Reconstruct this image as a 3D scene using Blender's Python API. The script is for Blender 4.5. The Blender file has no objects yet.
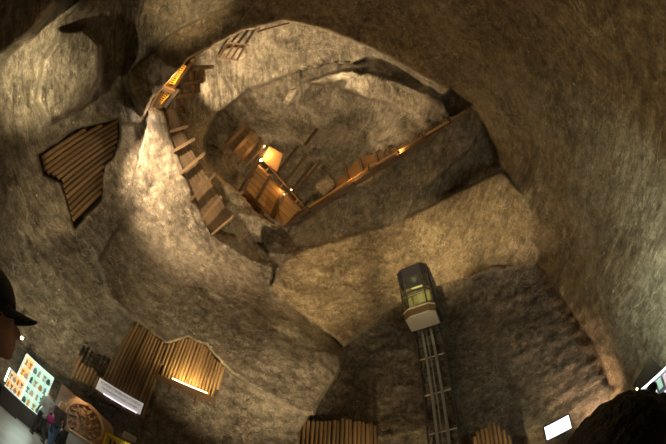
import bpy, bmesh, math, random
import numpy as np
from mathutils import Vector, Matrix, Euler, noise as mnoise
random.seed(7)
rng = np.random.default_rng(7)
sc = bpy.context.scene
COL = sc.collection

# ------------------------------------------------------------------ camera
# 16 mm equisolid fisheye, pitched 55 deg up, 4 deg roll, held at 1.6 m
PITCH, ROLL = math.radians(55), math.radians(4)
FPX, W, H = 296.0, 666.0, 444.0
CAM = np.array([0.0, 0.0, 1.6])
_f = np.array([0, math.cos(PITCH), math.sin(PITCH)])
_r0 = np.array([1.0, 0, 0]); _u0 = np.cross(_r0, _f)
_r = _r0 * math.cos(ROLL) + _u0 * math.sin(ROLL)
_u = _u0 * math.cos(ROLL) - _r0 * math.sin(ROLL)
cd = bpy.data.cameras.new('camera'); cam = bpy.data.objects.new('camera', cd); COL.objects.link(cam)
cd.type = 'PANO'
for tgt in (cd, getattr(cd, 'cycles', None)):
    if tgt is None: continue
    try:
        tgt.panorama_type = 'FISHEYE_EQUISOLID'; tgt.fisheye_lens = FPX / W * 36.0; tgt.fisheye_fov = math.radians(200)
        break
    except Exception:
        pass
cd.sensor_fit = 'HORIZONTAL'; cd.sensor_width = 36; cd.sensor_height = 24; cd.clip_start = 0.01
M = Matrix(((_r[0], _u[0], -_f[0], CAM[0]), (_r[1], _u[1], -_f[1], CAM[1]), (_r[2], _u[2], -_f[2], CAM[2]), (0, 0, 0, 1)))
cam.matrix_world = M
sc.camera = cam

# ------------------------------------------------------------------ world, exposure
wd = bpy.data.worlds.new('world'); sc.world = wd; wd.use_nodes = True
wd.node_tree.nodes['Background'].inputs[0].default_value = (0, 0, 0, 1)
wd.node_tree.nodes['Background'].inputs[1].default_value = 0.0
sc.view_settings.view_transform = 'Standard'; sc.view_settings.look = 'None'
sc.view_settings.gamma = 1; sc.view_settings.use_curve_mapping = False
sc.view_settings.exposure = -0.08
sc.cycles.use_denoising = True
sc.cycles.max_bounces = 6; sc.cycles.diffuse_bounces = 4
sc.cycles.sample_clamp_indirect = 4.0

# ------------------------------------------------------------------ projection helpers (image 666x444)
def ray(px, py):
    px = np.asarray(px, float); py = np.asarray(py, float)
    x = px - W / 2; y = H / 2 - py; R = np.sqrt(x * x + y * y) + 1e-9
    th = 2 * np.arcsin(np.clip(R / (2 * FPX), 0, 1))
    s = np.sin(th) / R
    return (x * s)[..., None] * _r + (y * s)[..., None] * _u + np.cos(th)[..., None] * _f
def at(px, py, rho=None, z=None, D=None):
    d = ray(px, py)
    if rho is not None: D = rho / math.hypot(d[0], d[1])
    elif z is not None: D = (z - CAM[2]) / d[2]
    return Vector(CAM + d * D)
def on_plane(px, py, p0, n):
    d = Vector(ray(px, py)); o = Vector(CAM); n = Vector(n); p0 = Vector(p0)
    return o + d * ((p0 - o).dot(n) / d.dot(n))
def proj(p):
    d = np.asarray(p, float) - CAM; d = d / (np.linalg.norm(d, axis=-1, keepdims=True) + 1e-12)
    x = d @ _r; y = d @ _u; zz = d @ _f
    th = np.arccos(np.clip(zz, -1, 1)); q = np.sqrt(x * x + y * y) + 1e-12; R = 2 * FPX * np.sin(th / 2)
    return W / 2 + R * x / q, H / 2 - R * y / q

# ------------------------------------------------------------------ lights
KW = (1.0, 0.71, 0.35)      # warm tungsten
KA = (1.0, 0.55, 0.18)      # amber
KN = (1.0, 0.74, 0.42)      # neutral warm
KC = (0.80, 1.0, 0.86)      # cool fluorescent
def plight(name, loc, power, col=KW, radius=0.15):
    d = bpy.data.lights.new(name, 'POINT'); d.energy = power; d.color = col; d.shadow_soft_size = radius
    o = bpy.data.objects.new(name, d); COL.objects.link(o); o.location = loc; return o
def slight(name, loc, target, power, ang, col=KW, radius=0.15, blend=0.6):
    d = bpy.data.lights.new(name, 'SPOT'); d.energy = power; d.color = col; d.shadow_soft_size = radius
    d.spot_size = math.radians(ang); d.spot_blend = blend
    o = bpy.data.objects.new(name, d); COL.objects.link(o); o.location = loc
    o.rotation_euler = (Vector(target) - Vector(loc)).to_track_quat('-Z', 'Y').to_euler(); return o
# unseen floods put on the chamber floor, aimed up the walls
slight('floodlight', (-3.0, 1.5, 0.6), at(325, 285, rho=11.8), 11000, 22, KW, 0.1, 1.0)       # leaning face above the lift wall, left half
slight('floodlight', (-2.4, 1.2, 0.6), at(425, 255, rho=11.4), 14000, 23, KW, 0.1, 1.0)      # and its right half
slight('floodlight', (-2.0, 1.0, 0.6), at(495, 225, rho=10), 8000, 20, KW, 0.1, 1.0)
slight('floodlight', (1.5, 8.5, 0.5), at(410, 200, D=17), 900, 50, KW, 0.1, 1.0)             # soffit
slight('floodlight', (-6.4, 2.4, 0.6), at(80, 168, rho=10.8), 1500, 34, KW, 0.1, 1.0)         # spot added to brighten the upper log lining
slight('floodlight', (-1.0, 6.5, 0.5), at(255, 320, rho=10.4), 2900, 78, KN, 0.1, 1.0)      # bulge from below
slight('floodlight', (-5.2, 4.4, 0.5), at(75, 270, rho=10.5), 950, 78, (1, .80, .48), 0.1, 1.0)   # left wall
slight('floodlight', (-5.6, 0.2, 0.6), at(8, 95, D=9), 6800, 36, (1, .78, .44), 0.1, 1.0)  # left shoulder
slight('floodlight', (-2.5, -2.0, 0.6), at(188, 2, D=13.5), 7500, 22, KW, 0.1, 1.0)          # spot added to brighten the slope behind the arch
slight('floodlight', (4.0, 0.5, 0.6), at(580, 110, D=10), 600, 115, KW, 0.1, 1.0)           # vault
slight('floodlight', (7.7, 6.5, 0.6), at(588, 365, rho=11.6), 1100, 85, (1.0, 0.62, 0.36), 0.08, 1.0)
slight('floodlight', (2.0, 10.6, 0.4), at(345, 385, rho=12.6), 800, 115, KW, 0.08, 1.0)
slight('floodlight', (5.6, 9.4, 0.4), at(500, 405, rho=12.6), 420, 110, KW, 0.08, 1.0)
slight('couple_fill', (-5.0, 4.2, 3.6), at(45, 415, rho=9.3), 160, 50, (0.95, 1.0, 0.92), 0.1, 1.0)  # fill spot added overhead to brighten the couple
# gallery lamps
slight('gallery_lamp', at(146, 92, D=11.6), at(176, 200, D=14.0), 6400, 72, (1.0, 0.71, 0.41), 0.08, 1.0)
plight('gallery_lamp', at(157, 118, D=12.7), 60, (1.0, 0.78, 0.56), 0.08)
slight('gallery_lamp', at(208, 122, D=15.2), at(270, 45, D=20), 4600, 95, (1, .72, .40), 0.1, 0.8)
slight('gallery_lamp', at(322, 172, D=18.4), at(390, 95, D=21), 1900, 70, (1, .70, .38), 0.1, 0.9)
slight('gallery_lamp', at(270, 150, D=19), at(290, 85, D=25), 800, 90, (1, .70, .38), 0.1, 0.9)
plight('gallery_lamp', at(338, 86, D=20.8), 200, KN, 0.06)
plight('gallery_lamp', at(266, 156, D=17.6), 110, KA, 0.08)
plight('gallery_lamp', at(280, 194, D=18.3), 22, KA, 0.08)
plight('gallery_lamp', at(350, 170, D=17.6), 60, KA, 0.08)
plight('gallery_lamp', at(400, 150, D=17.2), 35, KA, 0.08)
plight('gallery_lamp', at(243, 152, D=17.3), 55, KA, 0.08)  # extra point put in to brighten the landing treads
plight('stair_lamp', at(176, 82, D=13.2), 80, KA, 0.06)

# ------------------------------------------------------------------ materials
MATS = {}
def newmat(name):
    m = bpy.data.materials.new(name); m.use_nodes = True; nt = m.node_tree
    return m, nt, nt.nodes['Principled BSDF']
def nd(nt, t, **kw):
    n = nt.nodes.new(t)
    for k, v in kw.items(): setattr(n, k, v)
    return n
def plain(name, col, rough=0.6, metal=0.0, bump=0.0, scale=20, var=0.12, emit=0):
    if name in MATS: return MATS[name]
    m, nt, b = newmat(name)
    tc = nd(nt, 'ShaderNodeTexCoord'); n = nd(nt, 'ShaderNodeTexNoise'); n.inputs['Scale'].default_value = scale; n.inputs['Detail'].default_value = 4
    nt.links.new(tc.outputs['Object'], n.inputs['Vector'])
    r = nd(nt, 'ShaderNodeValToRGB')
    r.color_ramp.elements[0].position = 0.3; r.color_ramp.elements[1].position = 0.7
    r.color_ramp.elements[0].color = [c * (1 - var) for c in col] + [1]; r.color_ramp.elements[1].color = [min(1, c * (1 + var)) for c in col] + [1]
    nt.links.new(n.outputs['Fac'], r.inputs[0]); nt.links.new(r.outputs[0], b.inputs['Base Color'])
    b.inputs['Roughness'].default_value = rough; b.inputs['Metallic'].default_value = metal
    if bump:
        bm = nd(nt, 'ShaderNodeBump'); bm.inputs['Strength'].default_value = bump; bm.inputs['Distance'].default_value = 0.02
        nt.links.new(n.outputs['Fac'], bm.inputs['Height']); nt.links.new(bm.outputs[0], b.inputs['Normal'])
    if emit:
        nt.links.new(r.outputs[0], b.inputs['Emission Color']); b.inputs['Emission Strength'].default_value = emit
    MATS[name] = m; return m
def wood(name, c0, c1, rough=0.7):
    m, nt, b = newmat(name)
    tc = nd(nt, 'ShaderNodeTexCoord'); mp = nd(nt, 'ShaderNodeMapping'); mp.inputs['Scale'].default_value = (9, 9, 0.7)
    nt.links.new(tc.outputs['Object'], mp.inputs[0])
    n = nd(nt, 'ShaderNodeTexNoise'); n.inputs['Scale'].default_value = 2.5; n.inputs['Detail'].default_value = 6; n.inputs['Distortion'].default_value = 0.6
    nt.links.new(mp.outputs[0], n.inputs['Vector'])
    oi = nd(nt, 'ShaderNodeObjectInfo')
    r = nd(nt, 'ShaderNodeValToRGB'); r.color_ramp.elements[0].position = 0.3; r.color_ramp.elements[1].position = 0.72
    r.color_ramp.elements[0].color = (*c0, 1); r.color_ramp.elements[1].color = (*c1, 1)
    nt.links.new(n.outputs['Fac'], r.inputs[0])
    mr = nd(nt, 'ShaderNodeMapRange'); mr.inputs['To Min'].default_value = 0.65; mr.inputs['To Max'].default_value = 1.25
    nt.links.new(oi.outputs['Random'], mr.inputs['Value'])
    hv = nd(nt, 'ShaderNodeHueSaturation'); nt.links.new(mr.outputs[0], hv.inputs['Value']); nt.links.new(r.outputs[0], hv.inputs['Color'])
    nt.links.new(hv.outputs[0], b.inputs['Base Color'])
    bp = nd(nt, 'ShaderNodeBump'); bp.inputs['Strength'].default_value = 0.4; bp.inputs['Distance'].default_value = 0.03
    nt.links.new(n.outputs['Fac'], bp.inputs['Height']); nt.links.new(bp.outputs[0], b.inputs['Normal'])
    b.inputs['Roughness'].default_value = rough
    MATS[name] = m; return m
def emis(name, col, s):
    m, nt, b = newmat(name); b.inputs['Base Color'].default_value = (*col, 1)
    n = nd(nt, 'ShaderNodeTexNoise'); n.inputs['Scale'].default_value = 3
    mx = nd(nt, 'ShaderNodeMapRange'); mx.inputs['To Min'].default_value = 0.85 * s; mx.inputs['To Max'].default_value = 1.15 * s
    nt.links.new(n.outputs['Fac'], mx.inputs['Value']); nt.links.new(mx.outputs[0], b.inputs['Emission Strength'])
    b.inputs['Emission Color'].default_value = (*col, 1)
    MATS[name] = m; return m
def glass(name, col, alpha):
    m, nt, b = newmat(name)
    t = nd(nt, 'ShaderNodeBsdfTransparent'); t.inputs[0].default_value = (*col, 1)
    g = nd(nt, 'ShaderNodeBsdfGlossy'); g.inputs['Roughness'].default_value = 0.05
    mx = nd(nt, 'ShaderNodeMixShader'); mx.inputs[0].default_value = alpha
    nt.links.new(t.outputs[0], mx.inputs[1]); nt.links.new(g.outputs[0], mx.inputs[2])
    nt.links.new(mx.outputs[0], nt.nodes['Material Output'].inputs['Surface']); MATS[name] = m; return m

STRI = at(600, 22, D=10)
def rock(name, dark, mid, light, gloss=0.55):
    m, nt, b = newmat(name); L = nt.links.new
    tc = nd(nt, 'ShaderNodeTexCoord')
    def noise_(scale, detail=6, rough=0.6, dist=0.0, src=None):
        n = nd(nt, 'ShaderNodeTexNoise'); n.inputs['Scale'].default_value = scale; n.inputs['Detail'].default_value = detail
        n.inputs['Roughness'].default_value = rough; n.inputs['Distortion'].default_value = dist
        L(src or tc.outputs['Object'], n.inputs['Vector']); return n
    def ramp(src, p0, p1, c0, c1):
        r = nd(nt, 'ShaderNodeValToRGB'); r.color_ramp.elements[0].position = p0; r.color_ramp.elements[1].position = p1
        r.color_ramp.elements[0].color = (*c0, 1); r.color_ramp.elements[1].color = (*c1, 1); L(src, r.inputs[0]); return r.outputs[0]
    def mix(fac, a, bb, blend='MIX', f=None):
        x = nd(nt, 'ShaderNodeMix', data_type='RGBA', blend_type=blend)
        if fac is not None: L(fac, x.inputs[0])
        else: x.inputs[0].default_value = f
        L(a, x.inputs[6])
        if isinstance(bb, tuple): x.inputs[7].default_value = (*bb, 1)
        else: L(bb, x.inputs[7])
        return x.outputs[2]
    n1 = noise_(0.45, 8, 0.62, 0.8)
    c = ramp(n1.outputs['Fac'], 0.38, 0.62, dark, mid)
    # directional tool-mark grain: stretched noise
    mp = nd(nt, 'ShaderNodeMapping'); mp.inputs['Rotation'].default_value = (0.5, 0.6, 0.3); mp.inputs['Scale'].default_value = (4.2, 0.5, 4.2)
    L(tc.outputs['Object'], mp.inputs[0])
    n2 = noise_(1.0, 8, 0.7, 0.5, mp.outputs[0])
    c = mix(ramp(n2.outputs['Fac'], 0.42, 0.75, (0, 0, 0), (0.75, 0.75, 0.75)), c, light)
    n3 = noise_(3.2, 10, 0.75)
    c = mix(None, c, ramp(n3.outputs['Fac'], 0.3, 0.7, (0.38, 0.38, 0.38), (1.6, 1.6, 1.6)), 'MULTIPLY', 0.85)
    n4 = noise_(13.0, 4, 0.7)
    c = mix(None, c, ramp(n4.outputs['Fac'], 0.32, 0.70, (0.55, 0.55, 0.55), (1.4, 1.4, 1.4)), 'MULTIPLY', 0.7)
    # pale salt veins and scratches: thin level lines of stretched noise
    def lines(rot, scl, width, mscale, lo, amt):
        m_ = nd(nt, 'ShaderNodeMapping'); m_.inputs['Rotation'].default_value = rot; m_.inputs['Scale'].default_value = scl; L(tc.outputs['Object'], m_.inputs[0])
        q = noise_(1.0, 5, 0.55, 0.3, m_.outputs[0])
        s_ = nd(nt, 'ShaderNodeMath', operation='SUBTRACT'); L(q.outputs['Fac'], s_.inputs[0]); s_.inputs[1].default_value = 0.5
        a_ = nd(nt, 'ShaderNodeMath', operation='ABSOLUTE'); L(s_.outputs[0], a_.inputs[0])
        v_ = nd(nt, 'ShaderNodeMath', operation='MULTIPLY')
        L(ramp(a_.outputs[0], 0.0, width, (1, 1, 1), (0, 0, 0)), v_.inputs[0])
        L(ramp(noise_(mscale, 4).outputs['Fac'], lo, lo + 0.14, (0, 0, 0), (amt, amt, amt)), v_.inputs[1])
        return v_.outputs[0]
    for args in (((0.3, 0.7, 0.2), (0.5, 0.25, 0.5), 0.006, 0.5, 0.48, 0.7), ((0.9, 0.2, 1.1), (2.2, 0.35, 2.2), 0.02, 0.7, 0.46, 0.6), ((0.1, 1.2, 0.5), (3.0, 0.6, 3.0), 0.02, 0.8, 0.5, 0.5)):
        c = mix(lines(*args), c, tuple(min(1, x * 1.5) for x in light))
    # bright salt crystals
    vs = nd(nt, 'ShaderNodeTexVoronoi'); vs.inputs['Scale'].default_value = 2.6; L(tc.outputs['Object'], vs.inputs['Vector'])
    sm = nd(nt, 'ShaderNodeMath', operation='MULTIPLY')
    L(ramp(vs.outputs['Distance'], 0.07, 0.12, (1, 1, 1), (0, 0, 0)), sm.inputs[0])
    L(ramp(noise_(0.9, 3).outputs['Fac'], 0.5, 0.6, (0, 0, 0), (0.8, 0.8, 0.8)), sm.inputs[1])
    c = mix(sm.outputs[0], c, tuple(min(1, x * 1.9) for x in light))
    L(c, b.inputs['Base Color'])
    b.inputs['Roughness'].default_value = gloss; b.inputs['Specular IOR Level'].default_value = 0.35
    # relief
    h = nd(nt, 'ShaderNodeMath', operation='MULTIPLY_ADD'); L(n2.outputs['Fac'], h.inputs[0]); h.inputs[1].default_value = 0.8
    L(noise_(3.5, 12, 0.75, 0.4).outputs['Fac'], h.inputs[2])
    # arc cuts left by a mining machine, high on the vault
    vd = nd(nt, 'ShaderNodeVectorMath', operation='DISTANCE'); L(tc.outputs['Object'], vd.inputs[0]); vd.inputs[1].default_value = STRI
    sn = nd(nt, 'ShaderNodeMath', operation='SINE'); s1 = nd(nt, 'ShaderNodeMath', operation='MULTIPLY_ADD')
    vd2 = nd(nt, 'ShaderNodeVectorMath', operation='DISTANCE'); L(tc.outputs['Object'], vd2.inputs[0]); vd2.inputs[1].default_value = at(660, -60, D=9)
    L(vd2.outputs['Value'], s1.inputs[0]); s1.inputs[1].default_value = 30
    L(noise_(0.8, 3).outputs['Fac'], s1.inputs[2]); L(s1.outputs[0], sn.inputs[0])
    mk = nd(nt, 'ShaderNodeMapRange'); mk.inputs['From Min'].default_value = 0.6; mk.inputs['From Max'].default_value = 3.6
    mk.inputs['To Min'].default_value = 0.30; mk.inputs['To Max'].default_value = 0.0; L(vd.outputs['Value'], mk.inputs['Value'])
    ss = nd(nt, 'ShaderNodeMath', operation='MULTIPLY'); L(sn.outputs[0], ss.inputs[0]); L(mk.outputs[0], ss.inputs[1])
    ad = nd(nt, 'ShaderNodeMath', operation='ADD'); L(h.outputs[0], ad.inputs[0]); L(ss.outputs[0], ad.inputs[1])
    bp = nd(nt, 'ShaderNodeBump'); bp.inputs['Strength'].default_value = 0.9; bp.inputs['Distance'].default_value = 0.11
    L(ad.outputs[0], bp.inputs['Height']); L(bp.outputs[0], b.inputs['Normal'])
    MATS[name] = m; return m
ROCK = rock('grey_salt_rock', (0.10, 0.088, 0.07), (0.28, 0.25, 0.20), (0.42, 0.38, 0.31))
ROCKD = rock('dark_salt_rock', (0.06, 0.053, 0.042), (0.16, 0.14, 0.11), (0.31, 0.27, 0.215))  # darker copy of the salt rock, shade put into its colour
ROCKB = rock('brown_salt_rock', (0.11, 0.086, 0.055), (0.28, 0.225, 0.145), (0.40, 0.34, 0.24))
WLOG = wood('log_wood', (0.10, 0.06, 0.03), (0.40, 0.27, 0.14))
WPLK = wood('plank_wood', (0.085, 0.055, 0.03), (0.29, 0.20, 0.115))
WWLK = wood('walkway_plank', (0.06, 0.038, 0.02), (0.17, 0.115, 0.06))
WDRK = wood('dark_timber', (0.05, 0.03, 0.015), (0.17, 0.10, 0.05))
WORG = wood('varnished_board', (0.26, 0.13, 0.045), (0.56, 0.33, 0.13), 0.45)

# ------------------------------------------------------------------ object helpers
def tag(o, label=None, cat=None, group=None, kind=None):
    if label: o['label'] = label
    if cat: o['category'] = cat
    if group: o['group'] = group
    if kind: o['kind'] = kind
    return o
def link(o, parent=None):
    COL.objects.link(o)
    if parent is not None:
        o.parent = parent; o.matrix_parent_inverse = parent.matrix_basis.inverted()   # every basis is kept in world space
    return o
def empty(name, loc, **kw):
    o = bpy.data.objects.new(name, None); o.location = loc; o.empty_display_size = 0.2; COL.objects.link(o); return tag(o, **kw)
def meshobj(name, verts, faces, mat, parent=None, smooth=False):
    me = bpy.data.meshes.new(name); me.from_pydata([tuple(v) for v in verts], [], faces); me.update()
    me.materials.append(mat)
    if smooth: me.polygons.foreach_set('use_smooth', [True] * len(me.polygons))
    return link(bpy.data.objects.new(name, me), parent)
def bmobj(name, bm, mat, parent=None, smooth=False):
    me = bpy.data.meshes.new(name); bmesh.ops.recalc_face_normals(bm, faces=bm.faces[:]); bm.to_mesh(me); bm.free()
    me.materials.append(mat)
    if smooth: me.polygons.foreach_set('use_smooth', [True] * len(me.polygons))
    return link(bpy.data.objects.new(name, me), parent)
def unit_cube(mat):
    key = 'cube_' + mat.name
    if key in MATS: return MATS[key]
    bm = bmesh.new(); bmesh.ops.create_cube(bm, size=1.0)
    me = bpy.data.meshes.new('timber'); bm.to_mesh(me); bm.free(); me.materials.append(mat); MATS[key] = me; return me
def frame(A, B, up):
    a = (Vector(B) - Vector(A)); L = a.length; zc = a.normalized(); u = Vector(up)
    xc = u.cross(zc)
    if xc.length < 1e-4: xc = Vector((1, 0, 0)).cross(zc)
    xc.normalize(); yc = zc.cross(xc)
    R = Matrix((xc, yc, zc)).transposed().to_4x4(); R.translation = (Vector(A) + Vector(B)) / 2
    return R, L
def beam(name, A, B, w, h, mat, parent=None, up=(0, 0, 1)):
    """straight timber from A to B: w across, h in the 'up' direction; shares one mesh per material"""
    R, L = frame(A, B, up)
    o = bpy.data.objects.new(name, unit_cube(mat)); link(o, parent)
    R = R @ Matrix.Diagonal((w, h, L, 1))
    o.matrix_basis = R
    return o
def pole_mesh(mat, sides=9):
    key = 'pole_' + mat.name + str(sides)
    if key in MATS: return MATS[key]
    vs, fs = [], []
    rr = [1 + rng.uniform(-.08, .08) for _ in range(sides)]
    for k, zz in enumerate((-0.5, -0.2, 0.2, 0.5)):
        for i in range(sides):
            a = 2 * math.pi * i / sides; q = rr[i] * (1 + 0.05 * math.sin(k * 2.1 + i))
            vs.append((q * math.cos(a), q * math.sin(a), zz))
    for k in range(3):
        for i in range(sides):
            j = (i + 1) % sides; fs.append((k * sides + i, k * sides + j, (k + 1) * sides + j, (k + 1) * sides + i))
    fs.append(tuple(range(sides))[::-1]); fs.append(tuple(range(3 * sides, 4 * sides)))
    me = bpy.data.meshes.new('round_pole'); me.from_pydata(vs, [], fs); me.materials.append(mat)
    me.polygons.foreach_set('use_smooth', [len(p.vertices) == 4 for p in me.polygons]); MATS[key] = me; return me
def pole(name, A, B, r, mat, parent=None, spin=0, sides=9):
    R, L = frame(A, B, (0.3, 0.9, 0.2))
    o = bpy.data.objects.new(name, pole_mesh(mat, sides)); link(o, parent)
    o.matrix_basis = R @ Matrix.Rotation(spin, 4, 'Z') @ Matrix.Diagonal((r, r, L, 1)); return o
def box_bm(bm, c, s, R=None):
    mt = Matrix.Translation(Vector(c)) @ (R.to_4x4() if R else Matrix()) @ Matrix.Diagonal((*s, 1))
    return bmesh.ops.create_cube(bm, size=1.0, matrix=mt)['verts']
def in_poly(x, y, poly):
    x = np.asarray(x, float); y = np.asarray(y, float); ins = np.zeros(x.shape, bool); n = len(poly)
    for i in range(n):
        x0, y0 = poly[i]; x1, y1 = poly[(i + 1) % n]
        if y0 == y1: continue
        c = ((y0 > y) != (y1 > y)) & (x < (x1 - x0) * (y - y0) / (y1 - y0) + x0); ins ^= c
    return ins
def sdist(x, y, poly):
    d = np.full(x.shape, 1e9); n = len(poly)
    for i in range(n):
        x0, y0 = poly[i]; x1, y1 = poly[(i + 1) % n]; ex, ey = x1 - x0, y1 - y0
        t = np.clip(((x - x0) * ex + (y - y0) * ey) / (ex * ex + ey * ey + 1e-9), 0, 1)
        d = np.minimum(d, np.hypot(x - x0 - t * ex, y - y0 - t * ey))
    return np.where(in_poly(x, y, poly), d, -d)

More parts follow.
